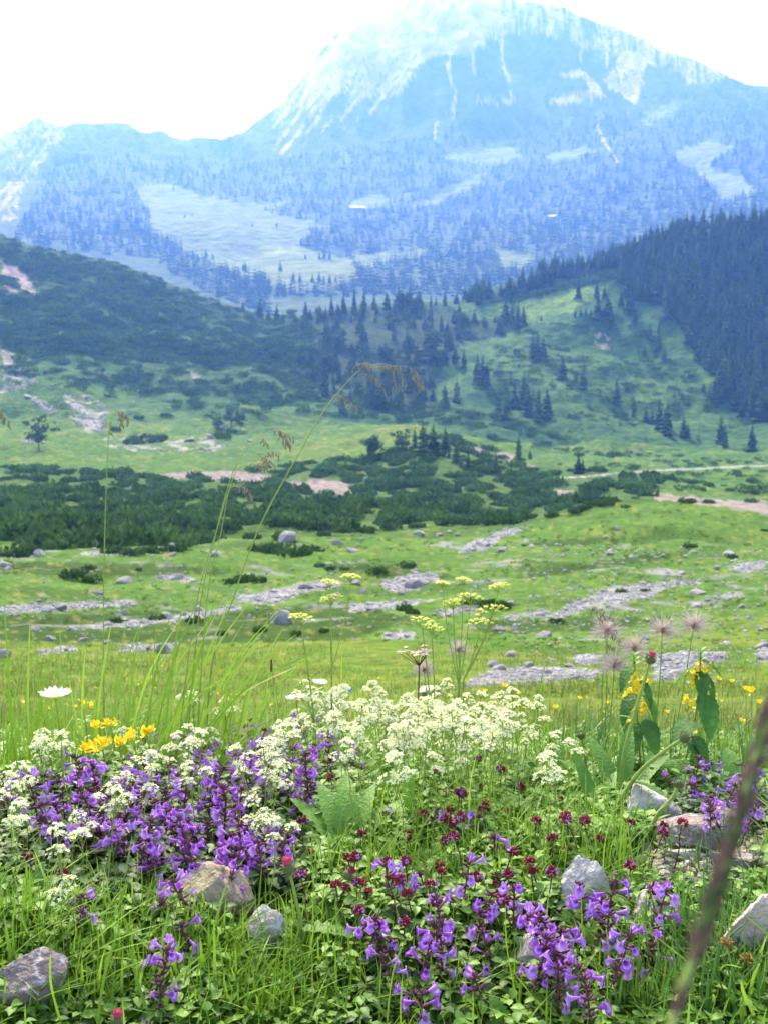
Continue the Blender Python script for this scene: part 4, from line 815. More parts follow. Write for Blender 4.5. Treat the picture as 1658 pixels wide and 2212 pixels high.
stalk('grass_stalk', [(222,1560),(224,1340),(227,1150),(232,1000),(238,920),(246,895)], 1.7, [([(246,895),(258,888),(272,895),(278,915)],8,.3),([(246,895),(255,895),(262,905),(268,918)],5,.4),([(240,910),(238,925),(237,935)],2,.5)], 'upright slender grass stalk with one small nodding brown panicle, behind the daisy')
stalk('grass_stalk', [(395,1580),(430,1330),(465,1160),(500,1030),(530,975),(575,935)], 1.65, [([(575,935),(600,928),(618,940),(627,965)],9,.3),([(590,930),(605,935),(612,950),(618,960)],6,.3),([(560,945),(570,948),(578,960)],3,.4),([(585,930),(615,935),(636,945)],3,.6)], 'leaning grass stalk with short brown panicle, middle one of a bundle of three')
stalk('grass_stalk', [(372,1580),(420,1330),(470,1140),(510,1020),(545,1000),(575,978)], 1.6, [([(575,978),(590,975),(605,985)],6,.1),([(560,985),(575,990),(590,998)],6,.2),([(545,1000),(565,1005),(580,1010)],5,.2)], 'leaning grass stalk with straw-coloured panicle, lower twin in a bundle of three')
stalk('grass_stalk', [(418,1590),(446,1310),(478,1150),(496,1060),(520,1052)], 1.62, [([(500,1060),(520,1052),(538,1058),(549,1075)],8,.3)], 'shortest of three bundled grass stalks, with thin reddish spikelets')
stalk('grass_stalk', [(-60,1500),(-55,1200),(-40,960),(-25,905)], 1.5, [([(-25,905),(-8,888),(8,898),(20,914)],8,.4)], 'grass stalk at the very edge with only its brown tip showing')
stalk('grass_stalk', [(1302,1560),(1300,1480),(1308,1400),(1300,1340)], 1.9, [([(1300,1340),(1290,1320),(1280,1310),(1272,1330)],8,.2,1.0),([(1300,1345),(1310,1330),(1325,1340),(1330,1365)],9,.2,1.0),([(1302,1360),(1320,1370),(1335,1380)],9,.1,1.0),([(1300,1350),(1296,1330),(1306,1318)],7,.1,1.0),([(1310,1390),(1325,1398),(1335,1410)],6,.1,1.0)], 'dry brown oat-like grass panicle among the fluffy seed heads')
for X0, Y0, X1, Y1, lb in [(590,1560,582,1330,'slim pale meadow foxtail spike beside the lone umbel'),(610,1600,586,1430,'short dark foxtail spike behind the daisy-like blooms')]:
    o, g = plant('foxtail_grass', X0, Y0, lb, 'grass stalk', r=1.75); tp = at(X1, Y1, 1.75) - g; P = curve([(0,0,-.01), tp*.5 + Vector((.004,0,0)), tp], 6); kid(o, MB().add(*tube(P, .0006, 4)).mesh('culm', mg_green), 'culm')
    m = MB()
    for k in range(40): put(m, pod(.003,.0006,4), tp + Vector((0,0,-.001*k*.55+.004)), (math.cos(k*2.4), math.sin(k*2.4), 1.2))
    kid(o, m.mesh('spike', mg_spk if 'pale' in lb else mg_cal), 'spike')
# the big grass spike close to the lens
o, g = plant('grass_spike', 1400, 2300, 'large out-of-focus purple and green grass spike close to the viewer', 'grass stalk', r=.20)
sp = [at(1452,2212,.195), at(1480,2120,.2), at(1522,2000,.205), at(1558,1880,.21), at(1598,1750,.215), at(1640,1610,.225), at(1680,1490,.232)]
P = curve([at(1436,2270,.193) - g] + [p - g for p in sp], 8); kid(o, MB().add(*tube([Vector((0,0,-.01))] + P, .0009, 6)).mesh('culm', mg_green), 'culm')
rn = np.random.default_rng(3); m = MB(); n0 = len(P)//4 - 8
for k in range(150):
    i = n0 + int((k/150) * (len(P) - n0 - 2)); ax = (P[i+1] - P[i]).normalized(); a = k*2.4; x = ax.orthogonal().normalized(); y = ax.cross(x); out = x*math.cos(a) + y*math.sin(a); f = (k/150); w = (.4 if f < .25 else .65 if f < .7 else .75)
    put(m, pod(rn.uniform(.005,.008), .0006*w, 5, .1), P[i] + out*.0007*w, ax*1.0 + out*rn.uniform(.15,.55)*w, out, 1, int(rn.random() < .78))
kid(o, m.mesh('spikelets', [mg_net, M('brown_purple_glume', (.15,.085,.065), (.08,.045,.04), island=True)]), 'spike')
# daisy and ox-eye blooms
def daisy(X, Y, rad, r, label, face, stem_to, rim=.35, nm='daisy'):
    o, g = plant(nm, stem_to[0], stem_to[1], label, 'wildflower', r=r); c = at(X, Y, r) - g; P = curve([(0,0,-.01), c*.55 + Vector((.003,0,0)), c], 8); kid(o, MB().add(*tube(P, .0010, 5)).mesh('stem', mg_green), 'stem')
    Fm = frame((0,1,0), face); pt = MB()
    for k in range(17):
        a = 2*math.pi*k/17 + rn.uniform(-.06,.06); gl = leaf(rad*rn.uniform(.92,1.05), rad*.33, 5, .1, -.12 + rn.uniform(-.05,.1), peak=.62); d = (math.cos(a), math.sin(a), rim)
        pt.add(xf(xf(gl[0], np.array(d)*rad*.12, frame(d)), c, Fm), gl[1])
    kid(o, pt.mesh('corolla', mg_wdv), 'corolla')
    ds = MB(); V, F = ico(2); ds.add(xf(V*np.array((rad*.27, rad*.27, rad*.14)) + (0,0,rad*.06), c, Fm), F); kid(o, ds.mesh('disc', mg_yel), 'disc')
    cu = MB(); 
    for k in range(20): a = 2*math.pi*k/20; cu.add(xf(xf(*[leaf(rad*.36, rad*.12, 4, .2, -.5)[0]], (0,0,-rad*.12), frame((math.cos(a), math.sin(a), .55))), c, Fm), leaf(1,1,4)[1])
    kid(o, cu.mesh('bract_cup', mg_bra), 'bract_cup'); return o
daisy(120, 1508, .0235, 1.55, 'white daisy seen from the side on a thin stem above the grass', (.0,-.12,1), (135,1680))
daisy(640, 1510, .017, 1.75, 'white daisy facing upward behind the violet mat, beside the bedstraw', (-.1,-.45,1), (645,1660), .2); daisy(690, 1478, .014, 1.8, 'small white daisy above the bedstraw near the forget-me-nots', (.1,-.3,1), (690,1640), .35); daisy(720, 1530, .014, 1.8, 'low white daisy half sunk in the bedstraw cloud', (0,-.35,1), (722,1650), .3)
# umbels
def umbel(o, g, c, rad, axis=(0,0,1)):
    c = c - g; m = MB(); Fm = frame((0,1,0), axis)
    for k in range(15):
        a = k*2.399; u = math.sqrt((k+.5)/15); e = Vector((math.cos(a)*u*rad, math.sin(a)*u*rad, rad*.12*(1-u*u)*2)); e = Vector(xf([e], (0,0,0), Fm)[0]) + c
        m.add(*tube([c - Vector((0,0,rad*.55)), c.lerp(e, .5) - Vector((0,0,rad*.22)), e], .0004, 3), 1)
        for q in range(11):
            v = Vector((rn.normal(0, rad*.085), rn.normal(0, rad*.085), rn.uniform(-.001,.0022))); m.add(np.array(FLO[0])*rn.uniform(.7,1.05) @ rotz(rn.uniform(0,6)) + np.array(e + v), FLO[1], 0)
    return m.mesh('umbel', [mg_umb, mg_green], False)
def umbellifer(X, Y, r, heads, label, joint=None):
    o, g = plant('umbellifer', X, Y, label, 'wildflower', 'yellow-green umbellifers', r=r); st = MB(); J = at(*joint, r) - g if joint else None; hs = []
    for (hx, hy, w) in heads:
        c = at(hx, hy + w*.1, r + rn.uniform(-.03,.03)); e = c - g - Vector((0,0,w*.5*pxm(r)*.5)); hs.append((c, w*.5*pxm(r)))
        if J: st.add(*tube(curve([J, J.lerp(e,.55) + Vector(((e.x-J.x)*.12,0,-.0)), e], 6), .0009, 5))
        else: st.add(*tube(curve([(0,0,-.01), e*.5 + Vector((e.x*.05+.004,0,0)), e], 8), .0012, 5))
    if J: st.add(*tube(curve([(0,0,-.01), J*.5, J], 6), .0015, 6))
    kid(o, st.mesh('stem', mg_green), 'stem'); lf = MB()
    for k in range(9):
        t = .15 + .06*k; b = (J or hs[0][0] - g) * t; d = (math.cos(k*2.2), math.sin(k*2.2), .7); put(lf, leaf(.03, .006, 5, .2, .3, .25), b, d)
    kid(o, lf.mesh('foliage', mg_brd), 'foliage')
    for c, rad in hs: kid(o, umbel(o, g, c, rad, (rn.uniform(-.2,.2), -.06 + rn.uniform(-.12,.12), 1)), 'umbel')
umbellifer(690,1620,1.7,[(650,1330,58)],'single yellow-green umbel on one stem beside the split grey boulder')
umbellifer(718,1600,1.75,[(715,1288,52),(712,1255,40),(757,1242,44)],'umbellifer with three stacked yellow-green umbels above the bedstraw',(716,1450))
umbellifer(985,1600,1.85,[(978,1297,52),(1015,1285,58),(1000,1250,36),(955,1258,32)],'bushiest umbellifer with many small yellow umbels beside the fluffy seed head',(990,1480))
umbellifer(1000,1600,1.8,[(1058,1312,74),(1035,1340,60),(1075,1263,46)],'tall umbellifer with broad tilted yellow-green umbels behind the bedstraw cloud',(1000,1470))
umbellifer(935,1600,1.85,[(912,1337,62),(932,1352,52)],'umbellifer with two flat pale yellow umbels beside the pale pink bloom')
# pasque-flower seed plumes
def plume(X, Y, rad, r, sx, sy, label, nh=330):
    rad = rad * 1.12
    o, g = plant('seed_head_plant', sx, sy, label, 'wildflower', 'fluffy pasque-flower seed heads', r=r); c = at(X, Y, r) - g; kid(o, MB().add(*tube(curve([(0,0,-.01), c*.5 + Vector((.004,.002,0)), c], 8), .0011, 5)).mesh('stem', mg_green), 'stem'); m = MB()
    for k in range(nh):
        u = rn.uniform(-.55, 1); a = rn.uniform(0, 6.28); q = math.sqrt(1-u*u); d = Vector((q*math.cos(a), q*math.sin(a), u)); L_ = rad*rn.uniform(.75,1.15); sd_ = Vector(rn.normal(size=3))*.25
        P = [c + d*rad*.1, c + d*L_*.45 + sd_*L_*.12, c + (d + sd_*.6)*L_*.92]; V, F = ribbon(P, [.00035,.0004,.0001], d.orthogonal()); m.add(V, F)
    kid(o, m.mesh('seed_plume', mg_hair), 'seed_plume'); V, F = ico(1); kid(o, MB().add(V*rad*.2, F).mesh('seed_cluster', mg_brn), 'seed_cluster', c)
for a in [(1310,1362,.030,1.9,1300,1560,'fluffy seed head tangled with the dry oat-like panicle'),(1430,1362,.029,1.9,1405,1560,'round fluffy seed head above the pink-tipped thistle'),(1497,1352,.031,1.95,1440,1560,'fluffy seed head standing just behind the second archangel'),(1368,1400,.028,1.95,1375,1540,'fluffy seed head beside the leafy tip of the first archangel'),(1326,1437,.027,1.85,1300,1570,'lowest fluffy seed head, in front of the scree, on a curved stem'),(990,1405,.022,2.0,985,1560,'pinkish tall fluffy seed head among the umbellifer stems'),(915,1447,.022,2.1,925,1560,'low blurred seed head under the pale pink bloom')]: plume(*a)
# pale pink valerian
o, g = plant('valerian', 900, 1600, 'pale pink flower cluster on a dark stem just above the bedstraw', 'wildflower', r=1.8); c = at(905,1408,1.8) - g; st = MB().add(*tube(curve([(0,0,-.01), c*.6, c - Vector((0,0,.02))], 6), .0012, 5)); m = MB()
for k in range(15):
    e = c + Vector((rn.normal(0,.014), rn.normal(0,.012), rn.uniform(-.006,.007))); st.add(*tube([c - Vector((0,0,.025)), e], .0006, 3))
    for q in range(6): m.add(np.array(floret(.0028,5)[0]) @ rotz(q) + np.array(e + Vector((rn.normal(0,.0025), rn.normal(0,.0025), rn.uniform(0,.003)))), floret(.0028,5)[1])
kid(o, st.mesh('stem', mg_stem), 'stem'); kid(o, m.mesh('flower_cluster', mg_pal), 'flower_cluster')
# thistles
def head(o, loc, s, tip=None, spines=True):
    m = MB()
    for k in range(70):
        t = k/70; a = k*2.399; u = -.6 + 1.45*t; q = math.sqrt(max(.05, 1 - u*u)); d = Vector((q*math.cos(a), q*math.sin(a), u)); put(m, leaf(s*.55, s*.17, 3, .3, .1 if not spines else -.2, .3), d*s*.72, Vector((d.x*.75, d.y*.75, .75)) if not spines else d + Vector((0,0,.5)), d)
    V, F = ico(2); m.add(V*s*.75, F); hd = kid(o, m.mesh('bud', mg_bra, False), 'bud', loc)
    if tip:
        t_ = MB()
        for k in range(60): a = k*2.399; u = math.sqrt(k/60)*.55; put(t_, pod(s*1.0, s*.06, 4, .8), (math.cos(a)*u*s*.55, math.sin(a)*u*s*.55, s*.45), (math.cos(a)*u*.5, math.sin(a)*u*.5, 1))
        V, F = ico(2); t_.add(V*np.array((s*.5,s*.5,s*.62))+(0,0,s*.85), F)
        kid(hd, t_.mesh('florets', tip, False), 'florets')
def tleaf(L_, W_, teeth=.3, n=13, droop=.3, fold=.35): return leaf(L_, W_, n, fold, droop, teeth, .4)
def thistle(path, r, s, tip, label, leaves=(), spines=False, thick=.0027, stemmat=None):
    o, g = plant('thistle', path[0][0], path[0][1], label, 'wildflower', r=r); W = [at(X, Y, r) - g for X, Y in path]; P = curve([(0,0,-.01)] + W[1:], 9); kid(o, MB().add(*tube(P, [thick*(1.2-.5*i/len(P)) for i in range(len(P))], 7)).mesh('stem', stemmat or mg_green), 'stem'); d = (P[-1] - P[-3]).normalized()
    head(o, P[-1] + d*s*.5, s, tip, spines); o_h = KIDS[o.name][-1]; o_h.rotation_euler = eul(frame(d.orthogonal(), d))
    for t, dr, L_, W_ in leaves: kid(o, MB().add(*xfl(tleaf(L_, W_), along(P, t), dr)).mesh('leaf', mg_brd), 'leaf')
    return o
def xfl(geo, loc, d, up=(0,0,1), s=1): return xf(geo[0], loc, frame(d, up), s), geo[1]
thistle([(1330,1740),(1345,1640),(1362,1570),(1385,1490),(1402,1432)], 1.5, .0085, mg_pink, 'tall thistle with a pink-tipped bud on a thick pale stem, beside the first archangel', [(.1,(-.8,-.5,.3),.07,.018),(.14,(.7,-.5,.25),.06,.018),(.55,(-.6,.2,.3),.02,.006)])
thistle([(1300,1745),(1370,1680),(1430,1625),(1470,1598)], 1.4, .0085, None, 'leaning thistle with a round green bud beside the second archangel', [(.12,(-.4,-.8,.3),.06,.02),(.3,(.5,-.6,.2),.05,.016)])
thistle([(1380,1800),(1420,1760),(1450,1725),(1463,1700)], 1.3, .0075, None, 'short thistle with a green bud rising in front of the white-veined rock', [(.2,(-.7,-.3,.5),.04,.012)])
thistle([(1265,1690),(1263,1640),(1255,1595)], 1.6, .0075, None, 'small pale thistle bud between the bedstraw and the first archangel', [(.1,(-.6,-.3,.5),.05,.014)])
thistle([(600,2240),(625,2120),(650,2010),(638,1940),(626,1885)], 1.05, .0085, mg_pink, 'spiny thistle with a crimson bud in front of the violet mat', [(.35,(-.9,-.25,.25),.075,.02),(.5,(.85,-.1,.15),.065,.022),(.3,(.9,-.35,.1),.07,.024),(.15,(-.7,-.6,.1),.06,.022),(.2,(.5,-.8,.15),.07,.026)], True, .0022)
thistle([(655,2010),(690,1960),(715,1925),(745,1895)], 1.09, .007, mg_red, 'second spiny thistle bud, mostly closed, branching beside the crimson one', [(.5,(.3,-.6,.5),.02,.008)], True, .0015)
thistle([(235,2260),(252,2215)], .9, .007, mg_pink, 'pink thistle tip only just showing at the bottom edge', [], True)
# archangel: nettle-leaved plants with yellow hooded flowers
def archangel(path, r, leaves, fl, label):
    o, g = plant('archangel', path[0][0], path[0][1], label, 'wildflower', r=r); P = curve([(0,0,-.01)] + [at(X, Y, r) - g for X, Y in path[1:]], 8); kid(o, MB().add(*tube(P, .0016, 5)).mesh('stem', mg_green), 'stem')
    for X, Y, dx, dy, dz, L_, W_ in leaves: kid(o, MB().add(*xfl(leaf(L_ * LSC, W_ * LSC, 15, .22, .55, .07, .36), at(X, Y, r) - g, (dx, dy, dz))).mesh('leaf', mg_net), 'leaf')
    c = corolla(3)
    for X, Y in fl:
        m = MB()
        for k in range(4): a = k*1.57 + rn.uniform(-.6,.6); m.add(*xfl((c[0]*rn.uniform(.62,.85), c[1]), (math.cos(a)*.002, math.sin(a)*.002, rn.uniform(-.004,.004)), (math.cos(a), math.sin(a), .3)))
        kid(o, m.mesh('flower_whorl', mg_yel), 'flower_whorl', at(X, Y, r) - g)
    tp = MB()
    for k in range(10): put(tp, leaf(.012,.006,5,.2,.2), P[-1] - Vector((0,0,.002*k)), (math.cos(k*1.6), math.sin(k*1.6), .8))
    kid(o, tp.mesh('leafy_tip', mg_thy), 'leafy_tip')
LSC = 1.05
archangel([(1385,1720),(1380,1620),(1372,1500),(1368,1415)], 1.65, [(1365,1440,-.5,-.5,-.25,.04,.02),(1380,1470,.5,-.4,-.5,.042,.022),(1368,1500,-.6,-.6,-.45,.045,.022),(1385,1500,.55,.3,-.4,.05,.024),(1372,1560,-.35,-.8,-.6,.05,.028),(1390,1555,.4,-.8,-.6,.052,.03),(1370,1620,-.6,-.5,-.4,.05,.03),(1388,1610,.6,.2,-.5,.05,.03),(1375,1660,.2,-.6,-.3,.05,.03)], [(1360,1455),(1375,1470),(1385,1478),(1366,1492),(1362,1510),(1388,1520),(1382,1535)], 'first yellow archangel, with drooping nettle-like leaves behind the pink-tipped thistle')
archangel([(1460,1720),(1480,1640),(1505,1520),(1512,1405)], 1.65, [(1510,1425,.6,-.3,-.1,.036,.016),(1508,1440,-.75,.2,-.3,.05,.02),(1512,1450,-.1,-.9,-.5,.042,.022),(1515,1500,.25,-.85,-.75,.06,.034),(1515,1450,.7,.2,-.7,.055,.02),(1500,1560,-.6,-.6,.1,.055,.036),(1490,1590,.4,-.7,-.6,.055,.036),(1480,1640,-.5,-.5,-.2,.05,.03),(1490,1600,.6,-.2,-.5,.05,.032)], [(1520,1440),(1498,1455),(1505,1470),(1520,1470),(1512,1480),(1488,1515)], 'second yellow archangel, with broad dark drooping leaves beside the buttercups')
# yellow vetch
def vetch(X, Y, n, r, label):
    o, g = plant('yellow_vetch', X, Y + 90, label, 'wildflower', 'yellow vetch', r=r); c = at(X, Y, r) - g; kid(o, MB().add(*tube(curve([(0,0,-.01), c*.5 + Vector((.006,0,0)), c - Vector((0,0,.004))], 6), .0009, 4)).mesh('stem', mg_green), 'stem')
    for k in range(n):
        m = MB(); a = rn.uniform(0, 6.28); d = (math.cos(a)*.8, math.sin(a)*.8, rn.uniform(.25,1.1)); m.add(*leaf(.0100,.0060,6,.5,-.35)); m.add(*xfl(leaf(.0085,.005,5,-.7,.15), (0,0,-.001), (0,1,-.25)))
        kid(o, m.mesh('flower', mg_yel), 'flower', c + Vector((rn.normal(0,.0055), rn.normal(0,.004), rn.uniform(-.004,.004))), eul(frame(d)))
    lf = MB()
    for k in range(12): put(lf, leaf(.014,.007,5,.2,.2), c*rn.uniform(.35,.85), (math.cos(k*2.4), math.sin(k*2.4), .5))
    kid(o, lf.mesh('foliage', mg_thy), 'foliage')
for a in [(190,1638,9,1.5,'orange-yellow vetch lowest in its patch, touching the violet mat'),(220,1628,12,1.52,'full yellow vetch head in the middle of the patch'),(258,1625,12,1.52,'yellow vetch head between two bedstraw clusters'),(288,1612,11,1.55,'bright yellow vetch head beside the violet calamint'),(318,1605,11,1.56,'yellow vetch head furthest from the daisy in its patch'),(215,1590,9,1.6,'upper yellow vetch head, close under the daisy'),(240,1585,10,1.62,'yellow vetch head standing above the rest of the patch'),(180,1548,3,1.65,'tiny yellow vetch bloom alone in the tall grass'),(205,1640,4,1.5,'orange vetch bud cluster at the foot of its patch')]: vetch(a[0], a[1] - 22, *a[2:])
for X, Y, lb in [(750,1490,'blue forget-me-not standing above the bedstraw'),(717,1503,'second blue forget-me-not, half hidden in bedstraw')]:
    o, g = plant('forget_me_not', X, Y + 110, lb, 'wildflower', r=1.85); c = at(X, Y, 1.85) - g; kid(o, MB().add(*tube([(0,0,-.01), c*.5, c], .0007, 4)).mesh('stem', mg_green), 'stem'); m = MB()
    for k in range(5): m.add(np.array(floret(.0048,5)[0]) @ np.array(frame((0,.6,.8))).T + np.array((rn.normal(0,.004), 0, rn.normal(0,.002))), floret(.0048,5)[1])
    kid(o, m.mesh('flower', mg_blu), 'flower', c)
# buttercups out in the meadow
def cup(s):
    m = MB()
    for k in range(5): a = k*1.2566; put(m, leaf(s, s*.85, 5, .25, -.45, peak=.6), (0,0,0), (math.cos(a), math.sin(a), .45))
    return m.mesh('flower', mg_yel)
CUP = [cup(.010), cup(.012), cup(.0085)]
for X, Y, r in [(1622,1495,2.2),(1550,1468,2.4),(1580,1474,2.5),(1610,1492,2.3),(1075,1476,3.0),(1090,1484,3.1),(1352,1560,2.6),(1640,1520,2.3),(1500,1585,2.2),(1120,1500,3.2),(980,1574,1.9),(1250,1510,3.2),(1310,1520,3.0),(1200,1530,3.0),(1440,1540,2.8),(1600,1560,2.3),(1045,1495,3.2),(1540,1530,2.6),(330,1465,4.5),(300,1480,4.2),(350,1440,5.5),(140,1420,6.0),(470,1500,3.6)]:
    o, g = plant('buttercup', X, Y, None, 'wildflower', 'buttercups in the meadow', r=r); c = at(X, Y, r) - g; kid(o, MB().add(*tube([(0,0,-.01), c*.5 + Vector((.004,0,0)), c], .0008, 4)).mesh('stem', mg_green), 'stem'); kid(o, CUP[int(rg.integers(3))], 'flower', c, (rn.uniform(-.5,.2), rn.uniform(-.3,.3), rn.uniform(0,6))); later(o, 'yellow|buttercup|on a thin stalk', X, Y, FG)
# rosette with toothed leaves, upright oblong leaf, leafy plants
def rosette(X, Y, r, lv, label, mat, teeth=.12, name='leaf_rosette', cat='plant'):
    o, g = plant(name, X, Y, label, cat, r=r)
    for a, el, L_, W_, dr in lv: kid(o, MB().add(*xfl(leaf(L_, W_, 25, .28, dr, teeth * 1.2, .5), (math.cos(a)*.006, math.sin(a)*.006, 0), (math.cos(a)*math.cos(el), math.sin(a)*math.cos(el), math.sin(el)))).mesh('leaf', mat), 'leaf')
    return o
D = math.radians
rosette(748,1858,1.27,[(D(a_),D(e_),l_,w_*1.15,.55) for a_,e_,l_,w_ in [(178,32,.095,.022),(160,48,.10,.024),(138,58,.095,.026),(115,66,.10,.026),(92,70,.105,.028),(68,66,.095,.026),(44,56,.095,.024),(22,44,.09,.022),(200,28,.075,.02),(345,34,.075,.02),(270,66,.07,.022),(235,48,.065,.02),(305,48,.065,.02)]],'rosette of broad toothed green leaves behind the crimson thistle bud',M('rosette_leaf', (.13,.30,.05), (.20,.38,.07), scale=60, rough=.45, tr=.35, bump=.4, bs=240),.09)
o, g = plant('upright_leaf', 880, 1760, 'single upright oblong light-green leaf in front of the bedstraw cloud', 'plant', r=1.35); kid(o, MB().add(*xfl(leaf(.098,.017,11,.18,-.04,0,.6), (0,0,0), (.01,0,1), (0,-1,0))).mesh('leaf', mg_brd), 'leaf'); kid(o, MB().add(*xfl(leaf(.05,.026,9,.2,.1,0,.5), (.008,0,0), (.5,.3,.8), (0,-1,0))).mesh('leaf', mg_net), 'leaf')
rosette(60,2010,1.1,[(D(80),D(70),.055,.017,.3),(D(180),D(50),.05,.017,.4),(D(140),D(60),.055,.018,.3),(D(20),D(50),.05,.016,.5),(D(300),D(40),.045,.015,.4),(D(230),D(40),.045,.016,.4),(D(50),D(30),.045,.015,.4)],'light green leafy plant with smooth oval leaves behind the dark slate slab',mg_brd,0,'leafy_plant')
rosette(10,1985,1.13,[(D(60),D(50),.055,.016,.4),(D(120),D(60),.05,.016,.4),(D(330),D(45),.05,.015,.4),(D(20),D(50),.055,.015,.4)],'leafy plant at the frame edge in front of the cream bedstraw',mg_brd,0,'leafy_plant')
rosette(1290,1770,1.4,[(D(110),D(70),.1,.02,.3),(D(160),D(45),.09,.022,.4),(D(60),D(60),.08,.02,.4),(D(250),D(40),.07,.024,.3),(D(20),D(40),.08,.022,.4)],'tuft of long narrow leaves at the foot of the tall thistle',mg_brd,.06)
rosette(1430,1715,1.5,[(D(90),D(60),.09,.03,.4),(D(180),D(40),.09,.026,.4),(D(10),D(40),.1,.03,.4),(D(300),D(45),.07,.03,.3),(D(50),D(30),.1,.03,.3)],'spread of bright green leaves behind the white-veined rock',mg_brd,.05)
rosette(1600,1680,1.6,[(D(90),D(60),.08,.034,.4),(D(180),D(40),.08,.03,.4),(D(10),D(40),.08,.03,.4),(D(250),D(45),.07,.03,.3)],'broad-leaved low plant behind the near grass spike',mg_brd,.05)
rosette(420,2205,.93,[(D(70),D(15),.07,.03,.2),(D(120),D(20),.07,.03,.2),(D(20),D(10),.07,.028,.2),(D(170),D(15),.06,.026,.2)],'dull green scalloped leaves low beside the spiny thistle foot',mg_net,.2)
rosette(1110,2240,.92,[(D(60),D(45),.05,.022,.3),(D(120),D(60),.05,.022,.2),(D(20),D(30),.05,.02,.3)],'yellow-green toothed leaf tips beside the sunken flat rock',mg_brd,.1)
rosette(450,1600,1.75,[(D(100),D(50),.05,.04,.3),(D(30),D(40),.05,.04,.3)],'two round dull-green leaves among the tall grass behind the violet mat',mg_net,0,'leafy_plant')
rosette(1340,1745,1.5,[(D(a_),D(e_),l_,w_,.35) for a_,e_,l_,w_ in [(70,70,.12,.024),(110,60,.11,.026),(150,50,.1,.024),(30,55,.1,.026),(200,40,.08,.024),(340,40,.08,.026),(260,45,.07,.024)]],'clump of long bright leaves at the base of the first archangel',mg_brd,.06)
rosette(1520,1720,1.6,[(D(a_),D(e_),l_,w_,.4) for a_,e_,l_,w_ in [(80,65,.09,.04),(130,50,.09,.036),(20,45,.09,.038),(190,35,.08,.034),(320,40,.08,.036),(250,40,.07,.034)]],'clump of broad leaves under the second archangel',mg_brd,.07)
rosette(1640,1640,1.8,[(D(a_),D(e_),l_,w_,.4) for a_,e_,l_,w_ in [(80,65,.09,.04),(130,50,.09,.036),(190,45,.09,.038),(220,35,.08,.034)]],'broad pale leaves at the frame edge behind the near grass spike',mg_brd,.05)
rosette(1200,1745,1.5,[(D(a_),D(e_),l_,w_,.3) for a_,e_,l_,w_ in [(80,70,.08,.016),(130,60,.08,.014),(20,60,.07,.015),(200,50,.06,.014)]],'narrow-leaved tuft in front of the bedstraw beside the small pale thistle bud',mg_brd,.03)
rosette(200,1970,1.15,[(D(a_),D(e_),l_,w_,.4) for a_,e_,l_,w_ in [(80,60,.05,.022),(140,45,.05,.022),(20,45,.05,.022),(260,40,.04,.02)]],'small leafy plant in grass between slate slab and violet mat',mg_brd,0,'leafy_plant')
for X_, Y_, a_, L_, lb in [(1540,1795,.12,.10,'pale dry straw lying across the dark stones'),(1590,1812,-.05,.07,'shorter dry straw beside the long dark stone')]:
    g = gnd(X_, Y_); o = empty('dry_straw', g + Vector((0,0,.012)), lb, 'straw', rz=a_); kid(o, MB().add(*tube([(-L_/2,0,.004),(0,.002,.001),(L_/2,0,.006)], .0011, 5)).mesh('stalk', mg_spk), 'stalk')
# sedges with brown heads
for X, Y, s, lb in [(1569,2042,1.1,'brown sedge head in front of the pinkish rock'),(1612,2076,1.1,'brown sedge head lowest against the pinkish rock'),(1532,2136,1.25,'bushy brown sedge head under the near grass spike'),(1392,2122,1.0,'brown sedge head among the violet sprigs by the half-hidden rock'),(1438,2102,.9,'small brown sedge head between violet sprig and near grass spike'),(1575,2158,.8,'dim brown sedge head sunk in grass at the lower corner')]:
    r = .98; o, g = plant('sedge', X + 25, Y + 170, lb, 'sedge', 'brown-headed sedges', r=r - .05); c = at(X, Y, r) - g; kid(o, MB().add(*tube(curve([(0,0,-.01), c*.5 + Vector((.003,0,0)), c], 6), .0010, 5)).mesh('stem', mg_green), 'stem'); m = MB()
    for k in range(34): u = rn.uniform(-.5,1); a = k*2.4; q = math.sqrt(1-u*u); d = Vector((q*math.cos(a), q*math.sin(a), u)); put(m, pod(.0048*s, .0013*s, 5, .2), d*.0022*s, d + Vector((0,0,.5)))
    kid(o, m.mesh('flower_head', mg_brn), 'flower_head', c)
# ---- stones in the bank
m_tan = M('tan_stone', (.44,.34,.25), (.25,.19,.15), scale=26, c3=(.37,.29,.22), rough=.85, bump=.9, bs=60, spec=.15)
m_gry = M('grey_stone', (.52,.45,.40), (.26,.22,.21), scale=30, c3=(.42,.37,.35), rough=.8, bump=1, bs=70, spec=.25, veins=((.62,.60,.60), 14))
m_slt = M('dark_slate', (.29,.225,.225), (.15,.115,.125), scale=26, rough=.7, bump=.9, bs=50, spec=.3, veins=((.42,.38,.42), 17))
m_pal = M('pale_limestone', (.66,.59,.52), (.38,.33,.31), scale=24, c3=(.50,.47,.44), rough=.8, bump=.8, bs=50, spec=.15)
m_pnk = M('pinkish_stone', (.58,.44,.36), (.36,.29,.28), scale=22, c3=(.44,.38,.36), rough=.85, bump=.9, bs=45, spec=.15)
def stone(X, Y, wpx, hpx, mat, seed, label, yb=None, rz=0, tilt=(0,0), cuts=8, rough=.05, dy=1.0):
    """stone with its visible middle at X,Y on the survey grid; sits on the ground below it"""
    g = gnd(X, Y + hpx * .42)
    if g is None: return
    r = math.hypot(g.x, g.y); k = pxm(r); V, F = rockgeo(seed, 5, (wpx*.66*k, wpx*.52*k*dy, hpx*.70*k), cuts + 14, rough * 2.3, (.42, .82)); o = MB().add(V, F).build('stone', mat, smooth=False)
    o.location = g + Vector((0, wpx*.3*k, hpx*.22*k)); o.rotation_euler = (tilt[0], tilt[1], rz); tag(o, label, 'stone'); return o
